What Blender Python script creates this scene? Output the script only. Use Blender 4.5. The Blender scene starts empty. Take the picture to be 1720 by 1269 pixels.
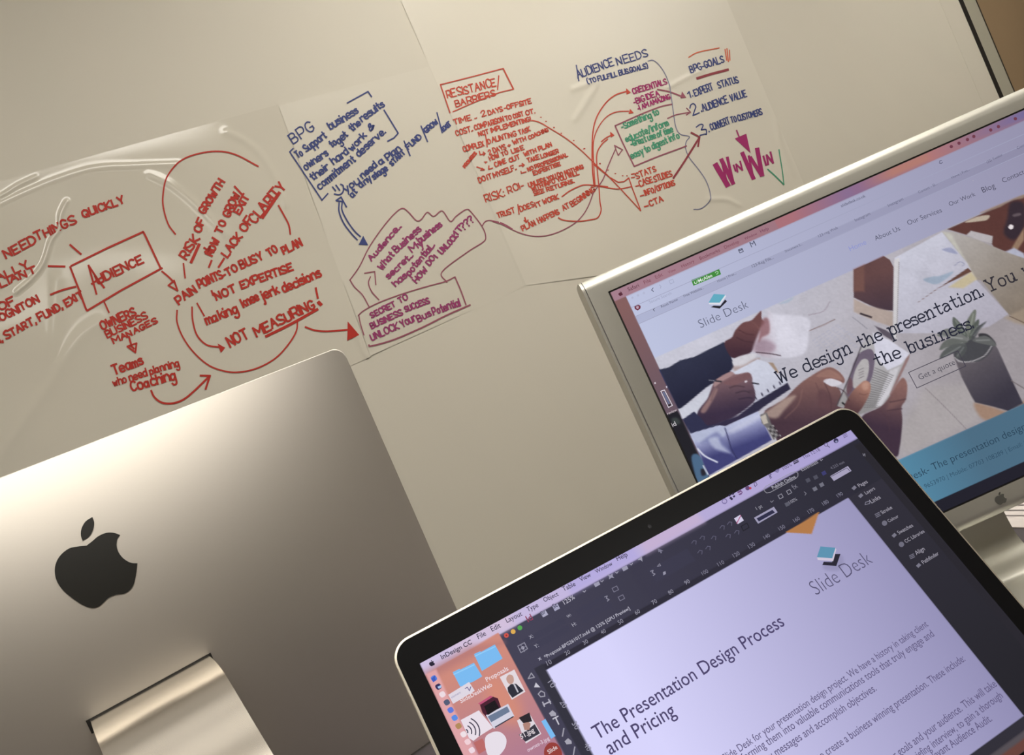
import bpy, bmesh, math, random
import numpy as np
from mathutils import Vector, Matrix
from mathutils.geometry import tessellate_polygon

random.seed(7)
rng = np.random.default_rng(7)
SC = bpy.context.scene
COL = SC.collection

# ------------------------------------------------------------------ camera
W_PX, H_PX = 1720.0, 1269.0
CX, CY = W_PX / 2, H_PX / 2
F_PX = 1399.257                                  # focal length in pixels of the 1720 px wide frame
EYE = np.array([0.0, 0.0, 1.12])                 # eye height above the floor
DOWN = np.array([0.44194875, 1.0, 0.02997825]); DOWN /= np.linalg.norm(DOWN)   # gravity in camera axes


def rot(ax, a):
    ax = ax / np.linalg.norm(ax)
    K = np.array([[0, -ax[2], ax[1]], [ax[2], 0, -ax[0]], [-ax[1], ax[0], 0]])
    return np.eye(3) + np.sin(a) * K + (1 - np.cos(a)) * K @ K


def frame(yaw, tilt):
    x0 = np.array([1.0, 0, 0]) - DOWN * DOWN[0]; x0 /= np.linalg.norm(x0)
    X = rot(DOWN, yaw) @ x0
    Dn = rot(X, tilt) @ DOWN
    return X, Dn, np.cross(X, Dn)


WX, _, WN = frame(-0.52443355, 0.0)
R = np.array([WX, WN, -DOWN])                    # camera axes -> world axes (x along wall, y into wall, z up)

cam_d = bpy.data.cameras.new('camera')
cam = bpy.data.objects.new('camera', cam_d)
COL.objects.link(cam)
cam_d.sensor_fit = 'HORIZONTAL'; cam_d.sensor_width = 36.0
cam_d.lens = 36.0 * F_PX / W_PX
cam_d.clip_start = 0.02
mw = np.eye(4)
mw[:3, 0] = R @ [1, 0, 0]; mw[:3, 1] = R @ [0, -1, 0]; mw[:3, 2] = R @ [0, 0, -1]; mw[:3, 3] = EYE
cam.matrix_world = Matrix(mw.tolist())
SC.camera = cam

# ------------------------------------------------------------------ world, lamps, exposure
SC.view_settings.view_transform = 'Standard'
SC.view_settings.look = 'None'
SC.view_settings.exposure = 0.0
SC.view_settings.gamma = 1.0
SC.view_settings.use_curve_mapping = False
world = bpy.data.worlds.new('room_air'); SC.world = world
world.use_nodes = True
world.node_tree.nodes['Background'].inputs[0].default_value = (1.0, 0.95, 0.88, 1)
world.node_tree.nodes['Background'].inputs[1].default_value = 0.15

LAMP_COL = (1.0, 0.955, 0.88)
CEIL_Z = 2.62
# (x, y, size x, size y, strength)
LAMPS = [(1.35, 0.85, 0.6, 0.6, 15.5),
         (-0.1, -0.02, 2.6, 0.6, 9.5),
         (0.6, -2.2, 1.2, 0.6, 4.5),
         (3.2, 0.5, 0.6, 0.6, 27.0)]


# ------------------------------------------------------------------ colour and material helpers
def lin(c):
    c = np.asarray(c, float) / 255.0
    return np.where(c <= 0.04045, c / 12.92, ((c + 0.055) / 1.055) ** 2.4)


def mat(name, c, rough=0.5, metal=0.0, spec=0.5, noise=0.0, nscale=60.0, bump=0.0, coat=0.0, emit=None):
    m = bpy.data.materials.new(name); m.use_nodes = True
    nt = m.node_tree; b = nt.nodes['Principled BSDF']
    col = tuple(lin(c)) + (1,)
    b.inputs['Base Color'].default_value = col
    b.inputs['Roughness'].default_value = rough
    b.inputs['Metallic'].default_value = metal
    b.inputs['Specular IOR Level'].default_value = spec
    b.inputs['Coat Weight'].default_value = coat
    if emit:
        b.inputs['Emission Color'].default_value = tuple(emit[0]) + (1,)
        b.inputs['Emission Strength'].default_value = emit[1]
    if noise or bump:
        tc = nt.nodes.new('ShaderNodeTexCoord')
        n = nt.nodes.new('ShaderNodeTexNoise'); n.inputs['Scale'].default_value = nscale
        n.inputs['Detail'].default_value = 4
        nt.links.new(tc.outputs['Object'], n.inputs['Vector'])
        if noise:
            mx = nt.nodes.new('ShaderNodeMix'); mx.data_type = 'RGBA'
            mx.inputs[6].default_value = tuple(np.array(col[:3]) * (1 - noise)) + (1,)
            mx.inputs[7].default_value = tuple(np.minimum(np.array(col[:3]) * (1 + noise), 1)) + (1,)
            nt.links.new(n.outputs['Fac'], mx.inputs[0])
            nt.links.new(mx.outputs[2], b.inputs['Base Color'])
        if bump:
            bp = nt.nodes.new('ShaderNodeBump'); bp.inputs['Strength'].default_value = bump
            bp.inputs['Distance'].default_value = 0.002
            nt.links.new(n.outputs['Fac'], bp.inputs['Height'])
            nt.links.new(bp.outputs['Normal'], b.inputs['Normal'])
    return m


def screen_mat(name):
    m = bpy.data.materials.new(name); m.use_nodes = True
    nt = m.node_tree; b = nt.nodes['Principled BSDF']
    b.inputs['Base Color'].default_value = (0.003, 0.003, 0.003, 1)
    b.inputs['Roughness'].default_value = 0.45
    b.inputs['Specular IOR Level'].default_value = 0.05
    a = nt.nodes.new('ShaderNodeAttribute'); a.attribute_name = 'Col'
    nt.links.new(a.outputs['Color'], b.inputs['Emission Color'])
    b.inputs['Emission Strength'].default_value = 1.0
    return m


M = {
    'wall': mat('painted_wall', (206, 200, 185), 0.6, spec=0.3, noise=0.025, nscale=2.5, bump=0.05),
    'film': mat('white_plastic_film', (211, 205, 190), 0.42, spec=0.5, noise=0.012, nscale=3.0),
    'film_mid': mat('satin_plastic_film', (207, 201, 186), 0.4, spec=0.5, noise=0.012, nscale=3.0),
    'film_left': mat('glossy_plastic_film', (207, 201, 186), 0.09, spec=0.5, noise=0.015, nscale=3.0),
    'brown': mat('brown_wall', (140, 118, 90), 0.55, noise=0.12, nscale=2.0),
    'trimw': mat('pale_trim', (166, 162, 145), 0.45),
    'dark': mat('dark_gap', (26, 23, 20), 0.6),
    'ceiling': mat('ceiling_paint', (225, 220, 208), 0.8),
    'floor': mat('carpet', (92, 84, 78), 0.9, noise=0.2, nscale=300),
    'desk': mat('dark_desk', (74, 68, 72), 0.5, noise=0.05, nscale=30),
    'steel': mat('grey_steel', (110, 108, 106), 0.4, metal=0.6),
    'alu': mat('anodised_aluminium', (204, 198, 189), 0.54, metal=1.0, noise=0.01, nscale=900),
    'alu_stand': mat('satin_aluminium', (220, 213, 202), 0.27, metal=1.0, noise=0.01, nscale=900),
    'alu_display': mat('brushed_aluminium', (197, 195, 185), 0.42, metal=0.7, noise=0.012, nscale=700),
    'alu_rim': mat('bright_aluminium', (232, 224, 208), 0.35, metal=0.8),
    'blackglass': mat('black_glass', (12, 12, 14), 0.28, spec=0.25),
    'blackplastic': mat('black_plastic', (34, 33, 30), 0.4, spec=0.35),
    'key': mat('black_keys', (24, 24, 26), 0.5),
    'greylogo': mat('grey_logo', (84, 83, 78), 0.5, metal=0.0),
    'red': mat('red_marker', (178, 52, 42), 0.55, spec=0.2),
    'paper': mat('paper_white', (222, 214, 210), 0.7),
    'ink': mat('grey_print', (120, 112, 112), 0.7),
    'lampframe': mat('lamp_frame', (220, 218, 212), 0.4),
}
for k, c in (('blue', (62, 72, 124)), ('ltblue', (120, 122, 148)), ('purple', (150, 62, 108)), ('magenta', (158, 48, 104)),
             ('green', (74, 150, 118)), ('orange', (206, 98, 66)), ('red2', (190, 76, 60)), ('mauve', (150, 84, 100)),
             ('maroon', (140, 62, 70))):
    M[k] = mat(k + '_marker', c, 0.55, spec=0.2)


# ------------------------------------------------------------------ geometry helpers
def world_of(cam_pts):
    return np.asarray(cam_pts) @ R.T + EYE


def mesh_obj(name, verts, faces, material, parent=None, smooth=False, origin=None, mats=None, fmat=None):
    me = bpy.data.meshes.new(name)
    v = np.asarray(verts, float)
    off = np.zeros(3)
    if parent is not None:
        p = parent
        while p.parent: p = p.parent
        off = np.array(p.location)
    elif origin is not None:
        off = np.asarray(origin, float)
    me.from_pydata((v - off).tolist(), [], [list(map(int, f)) for f in faces])
    for mm in (mats or [material]): me.materials.append(mm)
    if fmat is not None: me.polygons.foreach_set('material_index', fmat)
    if smooth: me.polygons.foreach_set('use_smooth', [True] * len(me.polygons))
    me.update()
    o = bpy.data.objects.new(name, me); COL.objects.link(o)
    if parent is not None: o.parent = parent
    elif origin is not None: o.location = off
    return o


def thing(name, label, cat, loc, group=None):
    o = bpy.data.objects.new(name, None); COL.objects.link(o)
    o.empty_display_size = 0.05
    o.location = loc; o['label'] = label; o['category'] = cat
    if group: o['group'] = group
    return o


def tag(o, label, cat, group=None):
    o['label'] = label; o['category'] = cat
    if group: o['group'] = group
    return o


def structure(o):
    o['kind'] = 'structure'; return o


def box_vf(x0, x1, y0, y1, z0, z1):
    v = [(x, y, z) for x in (x0, x1) for y in (y0, y1) for z in (z0, z1)]
    f = [(0, 1, 3, 2), (4, 6, 7, 5), (0, 4, 5, 1), (2, 3, 7, 6), (0, 2, 6, 4), (1, 5, 7, 3)]
    return v, f


def box(name, x0, x1, y0, y1, z0, z1, m, parent=None, bevel=0.0):
    v, f = box_vf(x0, x1, y0, y1, z0, z1)
    if parent is None:
        o = mesh_obj(name, v, f, m, origin=((x0 + x1) / 2, (y0 + y1) / 2, z0))
    else:
        o = mesh_obj(name, v, f, m, parent)
    if bevel:
        b = o.modifiers.new('bevel', 'BEVEL'); b.width = bevel; b.segments = 3; b.limit_method = 'ANGLE'
    return o


def join(parts):
    V, F, n = [], [], 0
    for v, f in parts:
        V.append(np.asarray(v, float)); F += [tuple(i + n for i in q) for q in f]; n += len(v)
    return (np.concatenate(V) if V else np.zeros((0, 3))), F


def rounded_rect(x0, x1, y0, y1, r, n=8):
    pts = []
    for cx, cy, a0 in ((x1 - r, y1 - r, 0), (x0 + r, y1 - r, 90), (x0 + r, y0 + r, 180), (x1 - r, y0 + r, 270)):
        for k in range(n + 1):
            a = math.radians(a0 + 90 * k / n)
            pts.append((cx + r * math.cos(a), cy + r * math.sin(a)))
    return pts


def densify(pts, step, closed=True):
    out = []
    n = len(pts)
    for i in range(n if closed else n - 1):
        a = np.array(pts[i], float); b = np.array(pts[(i + 1) % n], float)
        k = max(1, int(np.linalg.norm(b - a) / step))
        out += [tuple(a + (b - a) * j / k) for j in range(k)]
    if not closed: out.append(tuple(pts[-1]))
    return out


def catmull(pts, n=6, closed=False):
    P = [np.array(p, float) for p in pts]
    if len(P) < 3: return [tuple(p) for p in P]
    out = []
    m = len(P)
    rngi = range(m) if closed else range(m - 1)
    for i in rngi:
        p1, p2 = P[i], P[(i + 1) % m]
        p0 = P[i - 1] if (closed or i > 0) else 2 * p1 - p2
        p3 = P[(i + 2) % m] if (closed or i + 2 < m) else 2 * p2 - p1
        for k in range(n):
            t = k / n
            out.append(tuple(0.5 * (2 * p1 + (p2 - p0) * t + (2 * p0 - 5 * p1 + 4 * p2 - p3) * t * t
                                    + (3 * p1 - p0 - 3 * p2 + p3) * t ** 3)))
    if not closed: out.append(tuple(P[-1]))
    return out


# a plane standing in the room: origin, right, down and away-from-viewer axes
class Plane:
    def __init__(s, O, yaw, tilt):
        X, Dn, N = frame(yaw, tilt)
        s.Oc, s.Xc, s.Dc, s.Nc = np.array(O, float), X, Dn, N
        s.O = world_of(s.Oc); s.X, s.D, s.N = R @ X, R @ Dn, R @ N

    def pt(s, u, v, d=0.0):                      # d towards the viewer
        u, v, d = np.broadcast_arrays(np.asarray(u, float), np.asarray(v, float), np.asarray(d, float))
        return s.O + u[..., None] * s.X + v[..., None] * s.D - d[..., None] * s.N

    def uv(s, xy, d=0.0):                        # where the ray of a photo point meets the plane
        xy = np.atleast_2d(np.asarray(xy, float))
        ray = np.column_stack([(xy[:, 0] - CX) / F_PX, (xy[:, 1] - CY) / F_PX, np.ones(len(xy))])
        d = np.broadcast_to(np.asarray(d, float), (len(xy),))
        t = (s.Nc @ s.Oc - d) / (ray @ s.Nc)
        P = ray * t[:, None] - s.Oc
        return np.column_stack([P @ s.Xc, P @ s.Dc])

    def px(s, u, v):
        P = s.Oc + np.asarray(u)[..., None] * s.Xc + np.asarray(v)[..., None] * s.Dc
        return np.stack([CX + F_PX * P[..., 0] / P[..., 2], CY + F_PX * P[..., 1] / P[..., 2]], -1)


K20 = 0.4330 / 0.4954
LAP = Plane((-0.05404761, 0.16760152, 0.48730943), -0.29645539, -0.50319684)
MON = Plane(np.array((0.09333543, -0.08068796, 0.79103914)) * K20, -0.03188255, -0.12722685)
IMC = Plane((-0.41070329, 0.1810872, 0.81586604), -0.54621728, 0.02305197)
WALL_Y = 1.7
WALL = Plane(WN * WALL_Y, -0.52443355, 0.0)
DESK_Z = EYE[2] - 0.37

ZOOM = {'A': (0, 240, 2.758), 'B': (260, 230, 2.7575), 'C': (460, 130, 4.375), 'D': (560, 320, 4.23), 'E': (720, 90, 4.093),
        'F': (940, 70, 4.095), 'G': (1080, 480, 2.6875), 'H': (1180, 440, 4.881), 'I': (1480, 320, 5.2875), 'J': (1380, 520, 4.879),
        'K': (1080, 600, 5.769), 'L': (960, 400, 4.229), 'M': (1340, 150, 4.229), 'N': (640, 900, 3.439), 'O': (960, 680, 3.173),
        'P': (880, 860, 4.88), 'Q': (1220, 680, 2.884), 'R': (960, 960, 2.263), 'S': (1440, 640, 3.021), 'T': (1140, 740, 5.375),
        'U': (0, 850, 3.029), 'V': (700, 1080, 6.7125), 'Y': (1640, 800, 7.05), 'Z': (0, 0, 1.0)}


def zz(k, pts):
    a, b, s = ZOOM[k]
    if isinstance(pts, str):
        q = [float(t) for t in pts.replace(',', ' ').split()]
        pts = [(q[i], q[i + 1]) for i in range(0, len(q), 2)]
    return [(a + x / s, b + y / s) for x, y in pts]


# ------------------------------------------------------------------ single-stroke lettering
HAND = {
    'A': "065ia6 2b8b", 'B': "060i ~0i6i8f6c0c ~0c7c997606", 'C': "~9g6i2h0c276698", 'D': "060i ~0i5i9e995606",
    'E': "9i0i0696 0c7c", 'F': "060i9i 0c7c", 'G': "~9g6i2h0c276698 989b5b", 'H': "060i 969i 0c9c", 'I': "060i",
    'J': "~8i88563618", 'K': "060i 9i0b96", 'L': "0i0686", 'M': "060i6acic6", 'N': "060i969i", 'O': "~5i1g0c185698ac9g5i",
    'P': "060i ~0i7i9f7b0b", 'Q': "~5i1g0c185698ac9g5i 6aa5", 'R': "060i ~0i7i9f7b0b 5b96", 'S': "~9g6i2h0f3c8a975607",
    'T': "565i 0iai", 'U': "~0i082666989i", 'V': "0i569i", 'W': "0i366e96ci", 'X': "0i96 9i06", 'Y': "0i5b9i 5b56", 'Z': "0i9i0696",
    'a': "~8c5e1d0a1746798c 8e8696", 'b': "0i06 ~0b3e7d8a774608", 'c': "~8d5e1d0a175687", 'd': "8i86 ~8c5e1d0a174679",
    'e': "~0a8a8c5e1d0a175687", 'f': "~7h5i3g36 0e6e", 'g': "~8c5e1d0a174679 ~8e83602002", 'h': "0i06 ~0b3e6e8b86", 'i': "0e06 0h0i",
    'j': "~3e332001 3h3i", 'k': "0i06 7e09 2b86", 'l': "0i06", 'm': "0e06 ~0b2e4d5b56 ~5b7e9daba6", 'n': "0e06 ~0b3e6e8b86",
    'o': "~4e1d0a1746778a7d4e", 'p': "0e00 ~0b3e7d8a774608", 'q': "8e80 ~8c5e1d0a174679", 'r': "0e06 ~0b2d5e6d",
    's': "~7d4e0d1b6a774607", 't': "~3i384667 0e6e", 'u': "~0e08265689 8e86", 'v': "0e468e", 'w': "0e365c86ae", 'x': "0e86 8e06",
    'y': "0e46 8e20", 'z': "0e8e0686", '1': "2f5i56", '2': "~0f3i7i8e4a06 0696", '3': "~0h5i8g4c ~4c9a756607",
    '.': "0607", ',': "1704", '-': "0a5a", '!': "1i1a 1617", '/': "048k", '&': "~8a56168a2d3h6i6f0a064699", '?': "~0g2i6h6e3c3a 3637",
    '(': "~3k0h0745", ')': "~0k3h3705", '+': "0a8a 4e46", '>': "0e8a06", ':': "0607 0c0d"}
SLAB = {
    'W': "1i467ga6di 0i3i bifi 6g8g", 'Y': "1i6cbi 6c66 0i3i 9idi 3696", 'e': "~0a8a8c5e1d0a175687", 'd': "9i96 7i9i 96b6 ~9c5e1d0a175698",
    's': "~7d4e0d1b6a774607 7e7c 0806", 'i': "3e36 1e3e 0666 3h3i", 'g': "~8c5e1d0a174679 ~8e83602002 8eae",
    'n': "2e26 0e2e 0646 ~2b5e8e9b96 76b6", 't': "~4i486687 0e8e", 'h': "2i26 0i2i 0646 ~2b5e8e9b96 76b6",
    'p': "2e20 0e2e 0040 ~2b5e9d9a96562 8", 'r': "2e26 0e2e 0656 ~2b4d7e8d", 'a': "~1d4e7d8b87 8796 ~8b4b19174688", 'o': "~4e1d0a1746778a7d4e",
    'u': "~2e28467689 0e2e 7e9e96b6", 'b': "2i26 0i2i ~2b5e9d9a975628", 'w': "1e365c86be 0e2e aece", 'l': "2i26 0i2i 0646", '.': "0608"}
SLAB['p'] = "2e20 0e2e 0040 ~2b5e9d9a975628"
CH = '0123456789abcdefghijklmnopqrst'


def glyph(font, ch):
    s = font.get(ch)
    if s is None: return [], 4.0
    strokes, w = [], 0
    for tok in s.split():
        sm = tok[0] == '~'; t = tok[1:] if sm else tok
        pts = [(CH.index(t[i]), CH.index(t[i + 1]) - 6) for i in range(0, len(t) - 1, 2)]
        w = max(w, max(p[0] for p in pts))
        strokes.append(catmull(pts, 4) if sm else pts)
    return strokes, float(w)


def stroke_text(font, text, gap=3.2, space=5.0, jit=0.0):
    """polylines with baseline y 0 and cap height 1; returns strokes and advance width"""
    x, out = 0.0, []
    for ch in text:
        if ch == ' ': x += space; continue
        st, w = glyph(font, ch)
        jx, jy, js = random.gauss(0, jit), random.gauss(0, jit), 1 + random.gauss(0, jit * 0.12)
        for s in st: out.append([((x + jx + px * js) / 12.0, (jy + py * js) / 12.0) for px, py in s])
        x += w + gap
    return out, max(x - gap, 1) / 12.0


def _ribbon(P, w0, w1, cap):
    t = np.diff(P, axis=0); t /= np.linalg.norm(t, axis=1)[:, None]
    tv = np.vstack([t[:1], t[:-1] + t[1:], t[-1:]])
    tv /= np.linalg.norm(tv, axis=1)[:, None]
    n = np.column_stack([-tv[:, 1], tv[:, 0]])
    w = np.linspace(w0, w0 if w1 is None else w1, len(P))[:, None] / 2
    P = P.copy(); P[0] -= t[0] * w0 * cap; P[-1] += t[-1] * w0 * cap
    V = np.empty((2 * len(P), 2)); V[0::2] = P + n * w; V[1::2] = P - n * w
    return V, [(2 * i, 2 * i + 1, 2 * i + 3, 2 * i + 2) for i in range(len(P) - 1)]


def ribbon(pts, w0, w1=None, whole=False):
    """a flat strip along a polyline; sharp turns start a new strip that overlaps the last"""
    P = np.asarray(pts, float)
    keep = [0] + [i for i in range(1, len(P)) if np.linalg.norm(P[i] - P[i - 1]) > 1e-7]
    P = P[keep]
    if len(P) < 2: return np.zeros((0, 2)), []
    if whole: return _ribbon(P, w0, w1, 0.3)
    t = np.diff(P, axis=0); t /= np.linalg.norm(t, axis=1)[:, None]
    cuts = [0] + [i + 1 for i in range(len(t) - 1) if t[i] @ t[i + 1] < 0.5] + [len(P) - 1]
    V, F, n = [], [], 0
    for a, b in zip(cuts[:-1], cuts[1:]):
        v, f = _ribbon(P[a:b + 1], w0, w1, 0.35)
        V.append(v); F += [tuple(i + n for i in q) for q in f]; n += len(v)
    return np.concatenate(V), F


class Ink:
    """marks gathered in photo coordinates, laid on the film on the wall"""
    def __init__(s): s.V, s.F, s.n = [], [], 0

    def add(s, V, F):
        if len(V) == 0: return
        s.V.append(np.asarray(V, float)); s.F += [tuple(i + s.n for i in f) for f in F]; s.n += len(V)

    def line(s, pts, w, smooth=True, w1=None):
        if smooth and len(pts) > 2: pts = catmull(pts, 6)
        pts = densify(pts, 5.0, closed=False)
        s.add(*ribbon(pts, w, w1))

    def fill(s, pts):
        tri = tessellate_polygon([[Vector((x, y, 0)) for x, y in pts]])
        s.add(pts, tri)

    def text(s, t, p0, p1, h, w, jit=0.35, slant=0.0):
        st, adv = stroke_text(HAND, t, jit=jit)
        p0, p1 = np.array(p0, float), np.array(p1, float)
        ax = (p1 - p0) / adv
        L = np.linalg.norm(p1 - p0); e = (p1 - p0) / L
        up = np.array([e[1], -e[0]]) * h + e * slant * h
        for q in st:
            pts = [tuple(p0 + ax * x + up * y) for x, y in q]
            s.add(*ribbon(pts, w))

    def build(s, name, m, parent, label=None):
        if not s.V: return
        V = np.concatenate(s.V)
        uv = WALL.uv(V)
        # work on denser strips so that the marks follow the creases
        h = film_height(V) + INK_LIFT
        o = mesh_obj(name, WALL.pt(uv[:, 0], uv[:, 1], h), s.F, m, parent)
        if label: o['label'] = label
        return o


# creases of the plastic film: photo polylines, height and half-width
CREASE = [
    (zz('Z', "-60,372 0,343 45,322 100,300 160,283 230,279 300,276"), 0.0012, 5),
    (zz('Z', "-60,352 0,330 30,312 60,298"), 0.0018, 3),
    (zz('Z', "112,340 102,362 100,385 86,405 78,430 70,448 52,470 28,491"), 0.0034, 3.6),
    (zz('Z', "165,545 140,562 115,595 88,640 60,680 20,740 -30,810"), 0.0018, 13),
    (zz('Z', "95,470 92,540 88,600"), 0.001, 9),
    (zz('Z', "250,292 290,312 330,345 380,395"), 0.0012, 7),
    (zz('Z', "380,222 410,236 436,258 462,300 480,345"), 0.0012, 6),
    (zz('Z', "600,565 618,600 650,592"), 0.002, 5),
    (zz('Z', "962,150 1000,140 985,170 966,200"), 0.0015, 5),
    (zz('Z', "1120,148 1150,132 1180,118"), 0.0014, 4),
    (zz('Z', "1190,335 1220,336 1240,345"), 0.002, 4),
    (zz('Z', "1302,200 1312,250 1330,292"), 0.0014, 5),
]
CR_SEG = []
for pts, hh, ww in CREASE:
    q = catmull(pts, 5)
    for a, b in zip(q[:-1], q[1:]): CR_SEG.append((np.array(a), np.array(b), hh, ww))


def film_height(xy):
    xy = np.asarray(xy, float)
    h = np.full(len(xy), 0.0008)
    h += 0.0004 * np.sin(xy[:, 0] * 0.021 + xy[:, 1] * 0.013) + 0.0003 * np.sin(xy[:, 1] * 0.037 - xy[:, 0] * 0.009)
    add = np.zeros(len(xy))
    for a, b, hh, ww in CR_SEG:
        lo = np.minimum(a, b) - 4 * ww; hi = np.maximum(a, b) + 4 * ww
        k = np.where((xy[:, 0] > lo[0]) & (xy[:, 0] < hi[0]) & (xy[:, 1] > lo[1]) & (xy[:, 1] < hi[1]))[0]
        if len(k) == 0: continue
        q = xy[k]; d = b - a; t = np.clip(((q - a) @ d) / (d @ d + 1e-9), 0, 1)
        r = np.linalg.norm(q - (a + t[:, None] * d), axis=1)
        add[k] = np.maximum(add[k], hh * np.exp(-(r / ww) ** 2))
    return h + add


INK_LIFT = 0.0009

# ------------------------------------------------------------------ the room
X0, X1, Y0 = -3.2, 5.2, -4.0
gap_x = 3.372
structure(box('wall_back', X0, gap_x - 0.13, WALL_Y, WALL_Y + 0.12, 0, CEIL_Z, M['wall']))
structure(box('trim_1', gap_x - 0.13, gap_x - 0.012, WALL_Y - 0.0008, WALL_Y + 0.12, 0, CEIL_Z, M['wall']))
structure(box('trim_2', gap_x - 0.012, gap_x + 0.014, WALL_Y - 0.003, WALL_Y + 0.12, 0, CEIL_Z, M['dark']))
structure(box('trim_3', gap_x + 0.014, gap_x + 0.094, WALL_Y - 0.004, WALL_Y + 0.12, 0, CEIL_Z, M['trimw'], bevel=0.003))
structure(box('trim_4', gap_x + 0.094, gap_x + 0.104, WALL_Y - 0.002, WALL_Y + 0.12, 0, CEIL_Z, M['dark']))
structure(box('wall_right', gap_x + 0.104, X1, WALL_Y, WALL_Y + 0.12, 0, CEIL_Z, M['brown']))
structure(box('floor', X0, X1, Y0, WALL_Y + 0.12, -0.1, 0, M['floor']))
structure(box('ceiling', X0, X1, Y0, WALL_Y + 0.12, CEIL_Z, CEIL_Z + 0.1, M['ceiling']))
structure(box('baseboard_back', X0, gap_x - 0.13, WALL_Y - 0.015, WALL_Y, 0, 0.1, M['trimw']))
structure(box('wall_front', X0, X1, Y0 - 0.12, Y0, 0, CEIL_Z, M['wall']))
structure(box('wall_left', X0 - 0.12, X0, Y0, WALL_Y + 0.12, 0, CEIL_Z, M['wall']))
structure(box('wall_far_right', X1, X1 + 0.12, Y0, WALL_Y + 0.12, 0, CEIL_Z, M['brown']))

LAMP_WORDS = ['above the writing wall', 'above the desk edge', 'at the far end of the room', 'near the brown wall']
for (x, y, sx, sy, st), wd in zip(LAMPS, LAMP_WORDS):
    t = thing('ceiling_light', 'flat white ceiling light panel ' + wd, 'ceiling light', (x, y, CEIL_Z), 'ceiling light panels')
    z1 = CEIL_Z
    fr = []
    for a, b, c, d in ((x - sx / 2 - .03, x + sx / 2 + .03, y - sy / 2 - .03, y - sy / 2), (x - sx / 2 - .03, x + sx / 2 + .03, y + sy / 2, y + sy / 2 + .03),
                       (x - sx / 2 - .03, x - sx / 2, y - sy / 2, y + sy / 2), (x + sx / 2, x + sx / 2 + .03, y - sy / 2, y + sy / 2)):
        fr.append(box_vf(a, b, c, d, z1 - 0.03, z1))
    v, f = join(fr)
    mesh_obj('frame', v, f, M['lampframe'], t)
    lm = mat('lamp_glow', (250, 244, 230), 0.6, emit=(LAMP_COL, st))
    box('diffuser', x - sx / 2, x + sx / 2, y - sy / 2, y + sy / 2, z1 - 0.024, z1 - 0.006, lm, t)

# desk
DX0, DX1, DY0, DY1 = -0.75, 1.75, -0.25, 1.22
t = thing('desk', 'dark grey desk carrying the three computers', 'desk', (0.5, 0.5, 0))
box('desk_top', DX0, DX1, DY0, DY1, DESK_Z - 0.03, DESK_Z, M['desk'], t, bevel=0.002)
for lx in (DX0 + 0.06, DX1 - 0.06):
    for ly in (DY0 + 0.08, DY1 - 0.08):
        box('leg', lx - 0.025, lx + 0.025, ly - 0.025, ly + 0.025, 0, DESK_Z - 0.03, M['steel'], t)


# ------------------------------------------------------------------ plastic writing films
def film(name, quad, nu, nv, m, label):
    """quad in photo coordinates: top-left, top-right, bottom-right, bottom-left"""
    q = [np.array(p, float) for p in quad]
    s, r = np.meshgrid(np.linspace(0, 1, nu), np.linspace(0, 1, nv))
    s, r = s.ravel()[:, None], r.ravel()[:, None]
    c = WALL.uv(quad)
    uv = (c[0] * (1 - s) + c[1] * s) * (1 - r) + (c[3] * (1 - s) + c[2] * s) * r
    px = WALL.px(uv[:, 0], uv[:, 1])
    h = film_height(px)
    F = [(j * nu + i, j * nu + i + 1, (j + 1) * nu + i + 1, (j + 1) * nu + i) for j in range(nv - 1) for i in range(nu - 1)]
    P = WALL.pt(uv[:, 0], uv[:, 1], h)
    root = thing(name, label, 'whiteboard film', tuple(WALL.pt(*c.mean(0))), 'writing films on the wall')
    o = mesh_obj('sheet', P, [f[::-1] for f in F], m, root, smooth=True)
    return root


film_a = film('whiteboard_film', [(-90, 330), (466, 176), (622, 600), (-60, 905)], 240, 200, M['film_left'],
              'glossy creased film stuck on the wall, with red writing around a boxed word audience')
film_b = film('whiteboard_film', [(468, 178), (720, 112), (880, 482), (622, 598)], 130, 150, M['film_mid'],
              'white film on the wall with blue and purple notes, left of the red list')
film_c = film('whiteboard_film', [(646, -60), (1195, -60), (1392, 410), (884, 480)], 240, 190, M['film'],
              'white film on the wall with red list, green note box and purple win win')

# --- film A : red marker
I = Ink(); w = 3.4


def T(k, t, x0, y0, x1, y1, h, ww=None, jit=0.35, slant=0.0):
    a, b = zz(k, [(x0, y0), (x1, y1)])
    I.text(t, a, b, h * 0.84 / ZOOM[k][2], ww or w, jit, slant)


def Ln(k, pts, ww=None, smooth=True): I.line(zz(k, pts), ww or w, smooth)
def Fi(k, pts): I.fill(zz(k, pts))


T('A', "NEED", 30, 537, 168, 465, 46); T('A', "THINGS", 172, 455, 352, 375, 46); T('A', "QUICKLY", 388, 348, 575, 278, 40)
T('A', "EALLY", -52, 665, 135, 575, 40); T('A', "RILLIANT", -80, 705, 168, 603, 36)
Ln('A', "225,573 300,575"); Ln('A', "325,475 375,518"); Ln('A', "235,705 295,682 350,668")
T('A', "OF", 5, 777, 72, 745, 40); T('A', "RECOGNITON", -75, 872, 182, 738, 40); T('A', "N, START, FUND, EXIT", -15, 937, 388, 717, 40)
Ln('A', "330,572 500,488 660,415", smooth=False); Ln('A', "660,415 672,430 745,585"); Ln('A', "750,582 560,685 405,778", smooth=False)
Ln('A', "325,577 365,680 398,770 408,777")
Ln('A', "410,570 447,702", 3.2); Ln('A', "410,570 450,630 482,672"); Ln('A', "425,655 470,625")
T('A', "UDIENCE", 455, 655, 668, 555, 46)
Ln('A', "480,733 505,787", 2.6)
T('A', "OWNERS", 475, 867, 630, 797, 44); T('A', "BUSINESS", 498, 905, 683, 812, 36, 2.8); T('A', "MANAGES", 528, 932, 730, 834, 30, 2.8)
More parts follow.
